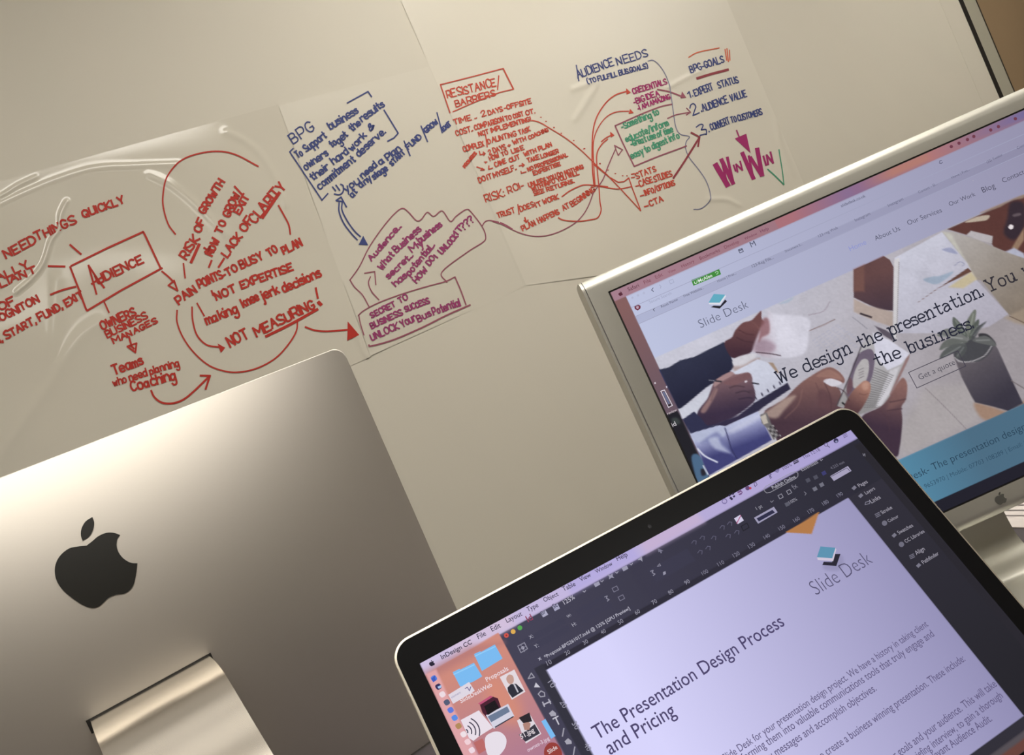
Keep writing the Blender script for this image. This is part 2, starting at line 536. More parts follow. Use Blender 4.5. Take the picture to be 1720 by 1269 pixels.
Ln('A', "597,900 610,945"); Ln('A', "590,945 632,930 627,973 590,945", 3, False); Ln('A', "605,940 620,955")
T('A', "Teams", 530, 1075, 665, 1025, 50); T('A', "who need planning", 528, 1128, 830, 1035, 40, 2.6); T('A', "Coaching", 612, 1152, 815, 1096, 50)
Ln('A', "700,1150 715,1180 750,1205 800,1208 850,1190 900,1150 970,1082"); Ln('A', "928,1080 972,1081 952,1142", smooth=False)
Ln('A', "750,597 780,622 810,652", 3); Ln('A', "780,662 806,640 822,686 780,662", 3, False)
Ln('B', "95,452 62,405 40,330 38,270 55,190 110,120 180,85 280,68 370,82 478,138", 2.6)
T('B', "RISK", 145, 570, 208, 475, 48); T('B', "OF", 208, 445, 234, 388, 42); T('B', "GROWTH", 230, 360, 322, 212, 40)
Ln('B', "168,582 205,500", 5)
T('B', "HOW", 265, 555, 297, 482, 40); T('B', "TO", 305, 450, 330, 398, 40); T('B', "GROW/", 345, 375, 405, 248, 40); T('B', "EXIT", 392, 362, 438, 282, 36)
Ln('B', "228,515 262,540"); Ln('B', "232,535 255,512 240,545")
T('B', "LACK", 335, 560, 405, 465, 42); T('B', "OF", 418, 443, 455, 385, 46); T('B', "CLARITY", 465, 402, 605, 235, 52)
Ln('B', "498,375 575,262", 5.5)
Ln('B', "262,575 250,605"); Ln('B', "320,565 295,605"); Ln('B', "132,588 140,655", 2.6)
Ln('B', "572,320 600,370 620,410 627,452", 2.8)
T('B', "PAIN", 112, 777, 195, 718, 44); T('B', "POINTS", 208, 702, 316, 652, 44); T('B', "-TO", 322, 655, 385, 620, 40)
T('B', "BUSY", 402, 612, 502, 566, 44); T('B', "TO", 532, 555, 568, 532, 40); T('B', "PLAN", 598, 545, 682, 505, 42)
Ln('B', "262,715 270,735"); T('B', "NOT", 287, 758, 375, 718, 42); T('B', "EXPERTISE", 402, 705, 640, 618, 40)
T('B', "making", 240, 872, 385, 812, 50); T('B', "knee", 412, 790, 482, 755, 46); T('B', "jerk", 500, 757, 575, 722, 50); T('B', "decisions", 598, 722, 770, 645, 50)
Ln('B', "195,772 228,830", 2.6)
T('B', "NOT", 348, 975, 435, 930, 56); T('B', "MEASURING", 472, 925, 742, 792, 50); Ln('B', "745,702 754,748", 3.6); Ln('B', "758,768 768,778", 6)
Ln('B', "515,925 630,868 752,800", 4.6)
Ln('B', "172,790 175,850 195,920 240,965 300,975", 2.8); Fi('B', "290,958 326,978 305,1002")
Ln('B', "103,805 103,860 130,930 180,1000 250,1060 330,1088 400,1090 480,1070 560,1025 620,960 655,900 660,850", 2.6)
Ln('B', "697,882 740,897 800,902 890,895", 3); Fi('B', "892,856 945,920 890,945")
I.build('red_writing', M['red'], film_a)

# --- film B : blue notes, purple cloud and box
I = Ink(); w = 2.3
T('C', "BPG", 142, 492, 300, 385, 92)
Ln('C', "140,526 115,550 352,905 395,857", smooth=False); Ln('C', "537,192 690,107 716,145", smooth=False)
Ln('C', "808,243 912,412 880,448 835,471", smooth=False)
w = 2.6
T('C', "To", 175, 597, 213, 572, 60); T('C', "Support", 238, 552, 388, 440, 62); T('C', "business", 415, 387, 622, 262, 64)
T('C', "owners", 232, 682, 400, 572, 62); T('C', "to", 425, 517, 462, 492, 60); T('C', "get", 480, 495, 545, 430, 62); T('C', "the", 575, 402, 640, 345, 62); T('C', "results", 650, 330, 815, 212, 62)
T('C', "their", 285, 762, 410, 672, 62); T('C', "hard", 440, 642, 550, 560, 62); T('C', "work", 572, 545, 682, 432, 60); T('C', "&", 712, 392, 742, 362, 50)
T('C', "commitment", 338, 828, 600, 615, 62); T('C', "deserve.", 625, 588, 820, 410, 62)
Ln('C', "430,808 452,836"); Ln('C', "455,795 482,832"); Ln('C', "443,860 482,864 507,842 508,800 490,788", 2.4)
T('C', "you", 528, 845, 632, 775, 58); T('C', "need", 655, 745, 762, 655, 58); T('C', "a", 785, 645, 815, 622, 58); T('C', "Plan", 838, 612, 935, 535, 56)
T('C', "at", 575, 885, 612, 848, 54); T('C', "any", 640, 812, 718, 752, 54); T('C', "stage", 735, 752, 838, 682, 54); T('C', "START", 868, 652, 965, 560, 42)
Ln('C', "955,470 1000,578", 2.2); T('C', "FUND", 990, 532, 1085, 445, 44); Ln('C', "1080,360 1128,475", 2.2); T('C', "GROW", 1120, 412, 1207, 335, 42)
Ln('C', "1197,262 1235,410", 2.2); T('C', "EXIT", 1245, 398, 1302, 352, 34)
Ln('C', "478,925 478,990 510,1070 560,1140 612,1197", 2.4); Ln('C', "500,925 500,980 540,1060 590,1130 634,1172", 2.4)
Fi('C', "622,1232 692,1236 655,1166"); Ln('C', "455,908 492,882 532,955", 2.4, False); Ln('C', "458,910 505,915", 2.4)
I.build('blue_writing', M['blue'], film_b)
I = Ink(); w = 1.9
Ln('D', "1055,255 1075,225 1110,215 1172,227", 1.8)
Ln('D', "115,640 185,540 250,410 330,290 420,180 485,130 530,155 585,215 620,210 665,158 710,187 770,148 828,222 870,185 940,138 975,155 1055,260 1080,330 1060,370 950,440 770,580 805,655", 1.9)
Ln('D', "118,640 150,690 205,745 252,830"); Ln('D', "322,780 270,720 248,660 262,615"); Ln('D', "220,590 292,578 300,672", smooth=False)
Ln('D', "175,890 215,855 320,800 480,740 650,688 790,650 862,616"); Ln('D', "862,616 905,715 940,812", 2.2); Ln('D', "178,890 190,950 215,1030")
Ln('D', "250,1100 268,1107 420,1065 620,980 800,890 970,815", 2.6)
I.build('purple_outline', M['mauve'], film_b, 'thin purple cloud and box outline')
I = Ink(); w = 2.5
T('D', "Audience...", 272, 502, 480, 262, 46)
T('D', "What", 345, 567, 432, 462, 56); T('D', "Business", 445, 445, 622, 285, 56)
T('D', "secret...", 392, 632, 566, 470, 50); T('D', "My", 560, 445, 640, 385, 56); T('D', "business", 615, 380, 772, 252, 54)
T('D', "has", 442, 685, 522, 610, 50); T('D', "potential...", 540, 608, 718, 395, 54)
T('D', "HOW", 590, 662, 668, 570, 48); T('D', "DO", 682, 535, 722, 485, 46); T('D', "I", 742, 478, 748, 470, 40); T('D', "UNLOCK", 772, 455, 884, 330, 48); T('D', "IT", 885, 315, 918, 272, 48); T('D', "???", 920, 290, 1002, 222, 62)
T('D', "SECRET", 272, 908, 440, 822, 44); T('D', "TO", 470, 803, 526, 775, 46)
T('D', "BUSINESS", 272, 985, 490, 882, 46); T('D', "SUCCESS", 512, 865, 682, 800, 46)
T('D', "UNLOCK", 272, 1068, 465, 985, 54); T('D', "Your", 490, 975, 588, 922, 62); T('D', "Bus", 605, 935, 695, 890, 56); T('D', "Potential", 712, 885, 902, 818, 62)
I.build('purple_writing', M['purple'], film_b)

# --- film C : red list and arrows
I = Ink(); w = 2.0
Ln('E', "80,215 145,408", 2.0); Ln('E', "80,215 300,160 510,105", 1.9); Ln('E', "510,105 545,175 580,245", 2.4); Ln('E', "165,402 330,330 470,275 582,247", 1.8)
T('E', "RESISTANCE", 128, 308, 462, 225, 62, 2.1); Ln('E', "480,155 472,250", 2.0); T('E', "BARRIERS", 187, 370, 460, 292, 50, 2.1)
T('E', "TIME ..", 175, 492, 325, 448, 44); T('E', "2", 365, 437, 392, 427, 42); T('E', "DAYS", 412, 425, 508, 398, 36); T('E', "-OFFSITE", 520, 390, 706, 342, 36)
T('E', "COST..", 190, 567, 302, 535, 44); T('E', "COMPARISON", 318, 528, 515, 468, 40); T('E', "TO", 530, 465, 570, 452, 36); T('E', "COST", 583, 448, 650, 428, 38); T('E', "OT.", 668, 428, 728, 412, 36)
T('E', "NOT", 345, 570, 412, 550, 36); T('E', "IMPLEMENTING!", 430, 545, 702, 465, 36)
T('E', "COMPLEX", 240, 678, 380, 638, 42); Ln('E', "388,560 400,645", 2); T('E', "DAUNTING", 408, 622, 600, 568, 38); T('E', "TASK", 622, 560, 698, 535, 36)
T('E', "2 DAYS", 415, 697, 530, 655, 38); T('E', "+", 545, 645, 562, 638, 24); T('E', "WITH", 582, 628, 670, 598, 34); T('E', "COACHING", 690, 592, 822, 535, 30)
Ln('E', "345,675 352,700 382,690", 2, False); Ln('E', "372,680 385,690 375,702", 2, False)
T('E', "PROMISES", 248, 790, 328, 690, 24); T('E', "HOW", 420, 740, 482, 712, 34); T('E', "TO", 505, 710, 545, 692, 34); T('E', "USE", 572, 690, 655, 660, 34)
Fi('E', "375,745 402,745 390,760"); Ln('E', "330,782 380,800", 2); Fi('E', "365,785 385,806 350,808"); Ln('E', "412,775 410,798 438,790", 2, False)
T('E', "CAME", 458, 782, 532, 752, 36); T('E', "OUT", 555, 752, 625, 722, 34); T('E', "WITH", 658, 708, 740, 678, 34); T('E', "PLAN", 760, 672, 845, 638, 34)
T('E', "DO IT MYSELF..", 348, 892, 602, 800, 40); Ln('E', "620,775 652,768", 2); Ln('E', "640,758 654,768 644,780", 2, False); T('E', "TAKE LONGER", 680, 752, 892, 685, 32)
Ln('E', "632,812 636,825 668,815", 2, False); T('E', "NO PROFESSIONAL", 684, 812, 955, 708, 30); T('E', "EXPERTISE", 722, 838, 906, 770, 30)
T('E', "RISK:", 392, 1025, 522, 980, 64); T('E', "ROI-", 548, 962, 655, 925, 56)
T('E', "UNLESS YOU DO NOTHING", 690, 917, 1062, 792, 32); T('E', "WITH INFO YOU WILL", 710, 945, 1032, 832, 32); T('E', "SEE RETURNS.", 725, 978, 1000, 888, 32)
T('E', "TRUST", 475, 1132, 592, 1095, 42); Ln('E', "612,1040 620,1105", 2); T('E', "DOES", 632, 1088, 725, 1052, 42); T('E', "IT", 742, 1058, 778, 1040, 40); T('E', "WORK", 790, 1035, 895, 1000, 38)
Ln('E', "915,985 970,945 1040,912 1080,905 1150,910 1228,918", 2)
Ln('F', "230,990 300,1002 400,1016 490,1000", 1.8)
Ln('E', "660,1130 670,1160", 2.4); Ln('E', "655,1148 670,1162 682,1146", 2.2, False)
T('E', "PLAN", 648, 1222, 735, 1178, 44); T('E', "HAPPENS", 758, 1170, 900, 1100, 42); T('E', "AT", 925, 1082, 970, 1058, 42); T('E', "BEGINNING", 985, 1055, 1145, 945, 42)
Ln('E', "890,1130 930,1148 1030,1155 1110,1145 1160,1130 1183,1080 1175,1020 1168,920 1155,780 1155,690 1185,630 1228,590", 2)
Ln('F', "285,690 320,662 365,640", 2); Fi('F', "345,620 376,646 350,662")
Ln('F', "235,1000 222,850 225,650 250,530 310,430 380,370 455,345", 2.2); Fi('F', "455,322 488,352 458,366")
Ln('F', "242,1000 232,850 230,700 260,600 320,520 390,485 472,480", 1.8); Fi('F', "472,500 482,464 508,492")
Ln('E', "710,462 760,475 830,515 950,590 1060,680 1150,770 1228,840", 1.8)
Ln('F', "230,845 340,935 400,970 440,965 472,940 500,1020 555,1165", 1.9, False); Ln('F', "335,930 420,1020 555,1165", 1.8)
for k, pp in (('E', "770,440 805,468 860,510 910,550 995,600 1070,655 1175,760"), ('F', "165,740 275,840 330,885 380,910 430,925 460,925")):
    for x, y in zz(k, pp): I.line([(x - 0.8, y), (x + 0.8, y)], 1.6, False)
Ln('F', "490,915 512,910", 2); Ln('F', "490,938 512,935", 2); T('F', "STATS", 528, 945, 662, 892, 46)
Ln('F', "520,998 540,992", 2); T('F', "CASE", 552, 1000, 640, 965, 48); T('F', "STUDIES", 652, 965, 772, 925, 46)
Ln('F', "552,1065 575,1058", 2); T('F', "INFO/OPTIONS", 588, 1060, 792, 988, 42); Ln('F', "580,1138 606,1130", 2.4); T('F', "CTA", 622, 1135, 712, 1098, 46, 2.2)
I.build('red_writing', M['red2'], film_c)
I = Ink()
Ln('D', "1184,229 1225,248 1269,275", 1.8)
Ln('E', "440,1158 500,1175 600,1225 700,1255 800,1255 900,1225 1000,1170 1060,1110 1100,1040 1130,960 1165,910", 1.7)
Ln('F', "270,990 300,940 330,860 380,745", 1.8); Ln('F', "375,715 430,745 400,785 375,715", 1.7, False)
Ln('F', "380,580 560,500 690,450 768,433", 2.2); Ln('F', "380,580 440,715 510,860", 2.2); Ln('F', "510,860 680,790 870,720", 2.2)
Ln('F', "670,330 760,350 850,385", 2.4); Fi('F', "838,345 868,388 828,392"); Ln('F', "740,530 800,505 885,490", 1.8); Ln('F', "870,460 897,488 868,507", 1.8, False)
I.build('purple_outline', M['mauve'], film_c, 'thin purple lines and box')
I = Ink(); w = 2.0
T('F', "AUDIENCE", 122, 255, 372, 165, 62); T('F', "NEEDS", 400, 165, 608, 100, 62); Ln('F', "112,165 130,272", 2)
T('F', "(TO FULFILL BUS.GOALS)", 192, 292, 605, 182, 38)
I.build('blue_heading', M['blue'], film_c, 'blue heading audience needs'); I = Ink()
T('F', "BPG-GOALS", 900, 215, 1130, 142, 54); I.build('goals_heading', M['blue'], film_c, 'blue heading goals'); I = Ink()
T('F', "1.", 872, 392, 912, 380, 50); T('F', "EXPERT", 930, 378, 1055, 332, 56); T('F', "STATUS", 1092, 325, 1230, 280, 52)
I.build('goal_line', M['blue'], film_c); I = Ink()
T('F', "2.", 915, 510, 972, 485, 84); T('F', "AUDIENCE", 985, 482, 1155, 418, 54); T('F', "VALUE", 1178, 412, 1285, 378, 54)
I.build('goal_line', M['blue'], film_c); I = Ink()
T('F', "3.", 965, 652, 1030, 622, 84); T('F', "CONVERT", 1042, 612, 1168, 565, 52); T('F', "TO CUSTOMERS", 1182, 560, 1392, 502, 46)
I.build('goal_line', M['blue'], film_c)
I = Ink()
Ln('F', "605,135 640,130 680,160 720,220 750,300 770,420 785,530 800,600 830,640 890,655 868,690 865,740 890,800 960,890 1010,970 1035,1060 1020,1110 970,1150 920,1155", 1.5)
I.build('grey_blue_line', M['ltblue'], film_c, 'long thin grey blue curve')
I = Ink()
Ln('F', "885,110 950,75 1095,45", 1.8); Ln('F', "1135,55 1147,130", 1.8); Ln('F', "1148,50 1158,140", 1.8); Ln('F', "1165,60 1168,130", 1.8)
I.build('orange_strokes', M['orange'], film_c, 'faint orange strokes')
I = Ink(); w = 2.2
Ln('F', "942,255 1040,225 1155,195", 4.2); I.build('maroon_underline', M['maroon'], film_c, 'dark maroon underline'); I = Ink()
Ln('F', "780,940 860,820 955,668", 3.4); Ln('F', "903,628 960,658 950,722", 3.0, False)
I.build('maroon_arrow', M['maroon'], film_c, 'dark maroon arrow')
I = Ink(); w = 2.0
T('F', "CREDENTIALS", 505, 362, 736, 292, 44); T('F', "-BIG IDEA", 512, 435, 684, 370, 44); T('F', "-I AM AMAZING", 540, 475, 758, 392, 38)
I.build('magenta_note', M['magenta'], film_c, 'magenta note on credentials'); I = Ink()
for a, b, ww in (("1072,850", "1152,988", 9), ("1150,985", "1112,815", 4), ("1112,815", "1190,975", 7), ("1192,975", "1152,800", 5),
         ("1256,770", "1330,940", 7), ("1330,940", "1300,790", 4), ("1312,800", "1386,920", 6), ("1390,918", "1358,742", 7.5),
         ("1195,852", "1208,890", 3), ("1222,898", "1212,845", 3), ("1212,845", "1255,885", 3), ("1255,885", "1240,825", 3),
         ("1400,790", "1418,850", 3.4), ("1432,845", "1422,782", 3.4), ("1422,782", "1466,835", 3.4), ("1466,835", "1448,762", 3.4)):
    Ln('F', a + ' ' + b, ww, False)
Fi('F', "1203,668 1282,634 1312,768"); Ln('F', "1215,612 1232,655", 2.4)
I.build('win_win', M['magenta'], film_c, 'thick magenta words win win under an arrow')
I = Ink(); w = 2.2
T('F', "-Something to", 430, 605, 682, 500, 50); T('F', "educate/inform", 458, 692, 748, 575, 50); T('F', "-Great use of time", 492, 722, 778, 622, 48); T('F', "easy to digest info", 495, 808, 822, 660, 50)
I.build('green_note', M['green'], film_c, 'green note inside the purple box'); I = Ink()
Ln('F', "1430,880 1480,925 1540,985", 2.2); Ln('F', "1540,985 1528,880 1506,745", 1.8)
I.build('green_tick', M['green'], film_c, 'thin green tick')


# ------------------------------------------------------------------ pictures on the screens
class Picture:
    """one lit screen surface: a fine grid plus drawn shapes and lettering, colours in one attribute"""
    def __init__(s, pl, u0, u1, v0, v1, nu, nv):
        s.pl = pl; s.V, s.F, s.C, s.n = [], [], [], 0
        u, v = np.meshgrid(np.linspace(u0, u1, nu), np.linspace(v0, v1, nv))
        s.gu, s.gv, s.nu, s.nv = u.ravel(), v.ravel(), nu, nv
        s.gpx = pl.px(s.gu, s.gv)
        s.col = np.zeros((nu * nv, 3))

    def _mix(s, idx, a, c):
        c2 = c(s.gpx[idx]) if callable(c) else np.asarray(c, float)
        s.col[idx] = s.col[idx] * (1 - a[:, None]) + c2 * a[:, None]

    def poly(s, pts, c, soft=0.8, alpha=1.0):
        P = np.asarray(pts, float)
        m = soft * 1.5 + 1
        lo, hi = P.min(0) - m, P.max(0) + m
        g = s.gpx
        idx = np.where((g[:, 0] > lo[0]) & (g[:, 0] < hi[0]) & (g[:, 1] > lo[1]) & (g[:, 1] < hi[1]))[0]
        if len(idx) == 0: return
        q = g[idx]; dist = np.full(len(q), 1e9); inside = np.zeros(len(q), bool)
        n = len(P)
        for i in range(n):
            a, b = P[i], P[(i + 1) % n]; d = b - a
            t = np.clip(((q - a) @ d) / (d @ d + 1e-12), 0, 1)
            dist = np.minimum(dist, np.linalg.norm(q - (a + t[:, None] * d), axis=1))
            cr = ((a[1] > q[:, 1]) != (b[1] > q[:, 1]))
            xi = a[0] + (q[:, 1] - a[1]) / (d[1] if abs(d[1]) > 1e-12 else 1e-12) * d[0]
            inside ^= cr & (q[:, 0] < xi)
        sd = np.where(inside, dist, -dist)
        a = np.clip(sd / (2 * soft) + 0.5, 0, 1); a = a * a * (3 - 2 * a) * alpha
        k = a > 0.003
        s._mix(idx[k], a[k], c)

    def blob(s, pts, c, soft=1.2, alpha=1.0): s.poly(catmull(pts, 4, closed=True), c, soft, alpha)

    def stroke(s, pts, w, c, soft=0.8, alpha=1.0, smooth=True):
        q = catmull(pts, 5) if smooth and len(pts) > 2 else pts
        V, F = ribbon(q, w, whole=True)
        if len(V): s.poly(np.vstack([V[0::2], V[1::2][::-1]]), c, soft, alpha)

    # crisp shapes laid on top
    def shape(s, pts, c, lift=0.00012):
        tri = tessellate_polygon([[Vector((x, y, 0)) for x, y in pts]])
        s._put(s.pl.uv(pts), tri, c, lift)

    def rib(s, pts, w, c, lift=0.00016, smooth=False, closed=False):
        q = catmull(pts, 5) if smooth and len(pts) > 2 else list(pts)
        if closed: q = q + [q[0]]
        V, F = ribbon(q, w)
        if len(V): s._put(s.pl.uv(V), F, c, lift)

    def _put(s, uv, faces, c, lift):
        uv = np.asarray(uv)
        s.V.append((uv[:, 0], uv[:, 1], np.full(len(uv), lift)))
        s.F += [tuple(int(i) + s.n for i in f) for f in faces]
        s.C.append(np.tile(np.asarray(c, float), (len(uv), 1)) if not callable(c) else c(s.pl.px(uv[:, 0], uv[:, 1])))
        s.n += len(uv)

    def text(s, t, p0, p1, c, thin=0.0, k=1.0):
        V, F, wd = font_mesh(t, thin)
        a, b = s.pl.uv([p0, p1]); e = (b - a); L = np.linalg.norm(e); e /= L; up = np.array([e[1], -e[0]])
        sc = L / wd
        s._put(a + V[:, :1] * sc * e + V[:, 1:2] * sc * k * up, F, c, 0.00022)

    def stext(s, t, p0, p1, c, h, w, font=SLAB, gap=2.2, space=8.0):
        st, adv = stroke_text(font, t, gap, space)
        a, b = s.pl.uv([p0, p1]); e = (b - a); L = np.linalg.norm(e); e /= L; up = np.array([e[1], -e[0]])
        for q in st:
            P = np.array([a + e * x * L / adv + up * y * h for x, y in q])
            V, F = ribbon(P, w)
            if len(V): s._put(V, F, c, 0.00022)

    def build(s, name, m, parent):
        nu, nv, pl = s.nu, s.nv, s.pl
        gf = [(j * nu + i, (j + 1) * nu + i, (j + 1) * nu + i + 1, j * nu + i + 1) for j in range(nv - 1) for i in range(nu - 1)]
        G = pl.pt(s.gu, s.gv, 0.0)
        if s.V:
            u = np.concatenate([q[0] for q in s.V]); v = np.concatenate([q[1] for q in s.V]); d = np.concatenate([q[2] for q in s.V])
            V = np.vstack([G, pl.pt(u, v, d)]); C = np.vstack([s.col, np.concatenate(s.C)])
            F = gf + [tuple(i + len(G) for i in f) for f in s.F]
        else: V, C, F = G, s.col, gf
        o = mesh_obj(name, V, F, m, parent)
        at = o.data.color_attributes.new('Col', 'FLOAT_COLOR', 'POINT')
        rgba = np.ones((len(V), 4)); rgba[:, :3] = lin(np.clip(C, 0, 255))
        at.data.foreach_set('color', rgba.ravel())
        return o


_FM = {}


def font_mesh(t, thin):
    if (t, thin) in _FM: return _FM[(t, thin)]
    cu = bpy.data.curves.new('t', 'FONT'); cu.body = t; cu.resolution_u = 3; cu.offset = thin
    o = bpy.data.objects.new('t', cu); COL.objects.link(o)
    dg = bpy.context.evaluated_depsgraph_get(); dg.update()
    me = o.evaluated_get(dg).to_mesh()
    V = np.array([v.co[:2] for v in me.vertices]); F = [tuple(p.vertices) for p in me.polygons]
    o.evaluated_get(dg).to_mesh_clear()
    bpy.data.objects.remove(o); bpy.data.curves.remove(cu)
    V[:, 0] -= V[:, 0].min(); r = (V, F, V[:, 0].max())
    _FM[(t, thin)] = r
    return r


def grad(c0, c1, p0, p1):
    c0, c1, p0, p1 = [np.asarray(q, float) for q in (c0, c1, p0, p1)]
    d = p1 - p0

    def f(q):
        t = np.clip(((q - p0) @ d) / (d @ d), 0, 1)[:, None]
        return c0 * (1 - t) + c1 * t
    return f


APPLE_BODY = "440,203 400,207 350,218 305,255 282,300 279,345 292,390 325,435 380,480 430,510 470,521 500,514 525,495 550,470 590,453 630,448 660,430 680,400 692,350 699,293"
APPLE_BITE = "699,293 665,290 630,270 605,240 593,205 597,170 611,149"
APPLE_TOP = "611,149 580,138 540,138 500,155 470,180 440,203"
LEAF_A, LEAF_B = "420,179 411,150 415,115 435,80 470,57", "470,57 479,85 474,120 455,155 420,179"


def apple_px():
    b = catmull(zz('U', APPLE_BODY), 4)[:-1] + catmull(zz('U', APPLE_BITE), 4)[:-1] + catmull(zz('U', APPLE_TOP), 4)[:-1]
    l = catmull(zz('U', LEAF_A), 4)[:-1] + catmull(zz('U', LEAF_B), 4)[:-1]
    return b, l


# ------------------------------------------------------------------ all-in-one computer seen from behind
IH, IT, IBOT, BUL = 0.325, -0.1098, 0.346, 0.046
IVM, IVH = (IT + IBOT) / 2, (IBOT - IT) / 2


def bulge(u, v):
    a = np.clip(np.abs(np.asarray(u) / IH), 0, 1); b = np.clip(np.abs((np.asarray(v) - IVM) / IVH), 0, 1)
    return BUL * (1 - a ** 2.2) * (1 - b ** 2.2) + 0.0


base = IMC.pt(0, 0.36, 0.1)
imac = thing('desktop_computer', 'silver all-in-one desktop computer seen from behind with a large black fruit logo', 'computer', (base[0], base[1], DESK_Z))
out = densify(rounded_rect(-IH, IH, IT, IBOT, 0.014, 8), 0.012)
n = len(out); O2 = np.array(out); c2 = np.array([0.0, IVM])
V, F = [], []
ts = list(np.linspace(0.04, 0.9, 22)) + [0.93, 0.955, 0.975, 0.988, 0.996, 1.0]
V.append(np.append(c2, bulge(*c2)))
for t_ in ts:
    P = c2 + (O2 - c2) * t_
    V += list(np.column_stack([P, bulge(P[:, 0], P[:, 1])]))
for j in range(len(ts) - 1):
    for i in range(n):
        a, b = 1 + j * n + i, 1 + j * n + (i + 1) % n
        F.append((a, b, b + n, a + n))
F += [(0, 1 + (i + 1) % n, 1 + i) for i in range(n)]
k0 = 1 + (len(ts) - 1) * n
V += list(np.column_stack([O2, np.full(n, -0.005)])); V += list(np.column_stack([c2 + (O2 - c2) * 0.985, np.full(n, -0.007)]))
for q in (0, 1):
    for i in range(n):
        a, b = k0 + q * n + i, k0 + q * n + (i + 1) % n
        F.append((a, b, b + n, a + n))
F.append(tuple(k0 + 2 * n + i for i in range(n)))
V = np.array(V)
mesh_obj('back_shell', IMC.pt(V[:, 0], V[:, 1], V[:, 2]), [f[::-1] for f in F], M['alu'], imac, smooth=True)
v, f = box_vf(-IH + 0.014, IH - 0.014, 0, 0, 0, 0)
V = [(u, vv, -0.0075) for u, vv in rounded_rect(-IH + .004, IH - .004, IT + .004, IBOT - .075, 0.01, 4)]
V = np.array(V)
mesh_obj('screen', IMC.pt(V[:, 0], V[:, 1], V[:, 2]), [tuple(range(len(V)))], M['blackglass'], imac)
# logo wrapped on the shell
bm = bmesh.new()
for outline in apple_px():
    uv = IMC.uv(outline, 0.04)
    for _ in range(5): uv = IMC.uv(outline, bulge(uv[:, 0], uv[:, 1]))
    vs = [bm.verts.new((p[0], p[1], 0)) for p in uv]
    tri = tessellate_polygon([[Vector((p[0], p[1], 0)) for p in uv]])
    for a, b, c in tri: bm.faces.new((vs[a], vs[b], vs[c]))
for _ in range(4):
    long = [e for e in bm.edges if e.calc_length() > 0.006]
    if not long: break
    bmesh.ops.subdivide_edges(bm, edges=long, cuts=1)
    bmesh.ops.triangulate(bm, faces=bm.faces[:])
V = np.array([v.co[:] for v in bm.verts]); F = [tuple(v.index for v in f.verts) for f in (bm.verts.index_update(), bm.faces)[1]]
bm.free()
lo = mesh_obj('logo', IMC.pt(V[:, 0], V[:, 1], bulge(V[:, 0], V[:, 1]) + 0.0006), F, M['blackplastic'], imac, smooth=True)
lo['label'] = 'black bitten fruit logo'
# stand: a thick bent plate leaving the shell through a slot
SW = 0.0554


def sweep(profile, u0, u1, th, pl):
    """profile of (v, d): a plate of thickness th, width u0..u1"""
    P = np.array(catmull(profile, 8)); t = np.gradient(P, axis=0); t /= np.linalg.norm(t, axis=1)[:, None]
    nn = np.column_stack([-t[:, 1], t[:, 0]])
    Q = P + nn * th
    V, F = [], []
    m = len(P)
    for ring in (P, Q):
        for u in (u0, u1):
            V += [(u, p[0], p[1]) for p in ring]
    idx = lambda r, s_, i: (r * 2 + s_) * m + i
    for i in range(m - 1):
        F += [(idx(0, 0, i), idx(0, 0, i + 1), idx(0, 1, i + 1), idx(0, 1, i)), (idx(1, 0, i), idx(1, 1, i), idx(1, 1, i + 1), idx(1, 0, i + 1)),
              (idx(0, 0, i), idx(1, 0, i), idx(1, 0, i + 1), idx(0, 0, i + 1)), (idx(0, 1, i), idx(0, 1, i + 1), idx(1, 1, i + 1), idx(1, 1, i))]
    for i in (0, m - 1): F.append((idx(0, 0, i), idx(0, 1, i), idx(1, 1, i), idx(1, 0, i)))
    V = np.array(V)
    return pl.pt(V[:, 0], V[:, 1], V[:, 2]), F


def fix_normals(o):
    bm = bmesh.new(); bm.from_mesh(o.data); bmesh.ops.recalc_face_normals(bm, faces=bm.faces[:]); bm.to_mesh(o.data); bm.free()


def smooth_angle(o, deg=35):
    o.data.polygons.foreach_set('use_smooth', [True] * len(o.data.polygons))
    bm = bmesh.new(); bm.from_mesh(o.data)
    for e in bm.edges:
        if len(e.link_faces) == 2 and e.calc_face_angle(0) > math.radians(deg): e.smooth = False
    bm.to_mesh(o.data); bm.free()


vd = (IMC.O[2] - DESK_Z) / -IMC.D[2]             # plane height of the desk top
prof = [(0.1278, 0.030), (0.1278, 0.055), (0.1295, 0.080), (0.1355, 0.103), (0.147, 0.1205), (0.162, 0.139), (0.180, 0.161), (0.20, 0.187),
        (0.235, 0.228), (0.275, 0.262), (0.312, 0.282), (vd - 0.022, 0.284), (vd - 0.0105, 0.270), (vd - 0.0085, 0.24), (vd - 0.0085, 0.16), (vd - 0.0085, 0.07), (vd - 0.0085, 0.03)]
V, F = sweep(prof, -SW, SW, -0.0078, IMC)
st = mesh_obj('stand', V, F, M['alu_stand'], imac); fix_normals(st); smooth_angle(st)
segs = np.linspace(-SW - 0.0035, SW + 0.0025, 17)
V, F = join([box_vf(a_, b_, 0.1260, 0.1278, 0.02, 0.0515) for a_, b_ in zip(segs[:-1], segs[1:])]
            + [box_vf(-SW - 0.0035, -SW - 0.0002, 0.1262, 0.139, 0.02, 0.0498), box_vf(SW + 0.0002, SW + 0.0025, 0.1262, 0.135, 0.02, 0.0498)])
dd = bulge(V[:, 0], V[:, 1]) + np.where(V[:, 2] > 0.03, 0.0006, -0.012)
mesh_obj('hinge_slot', IMC.pt(V[:, 0], V[:, 1], dd), F, M['dark'], imac)

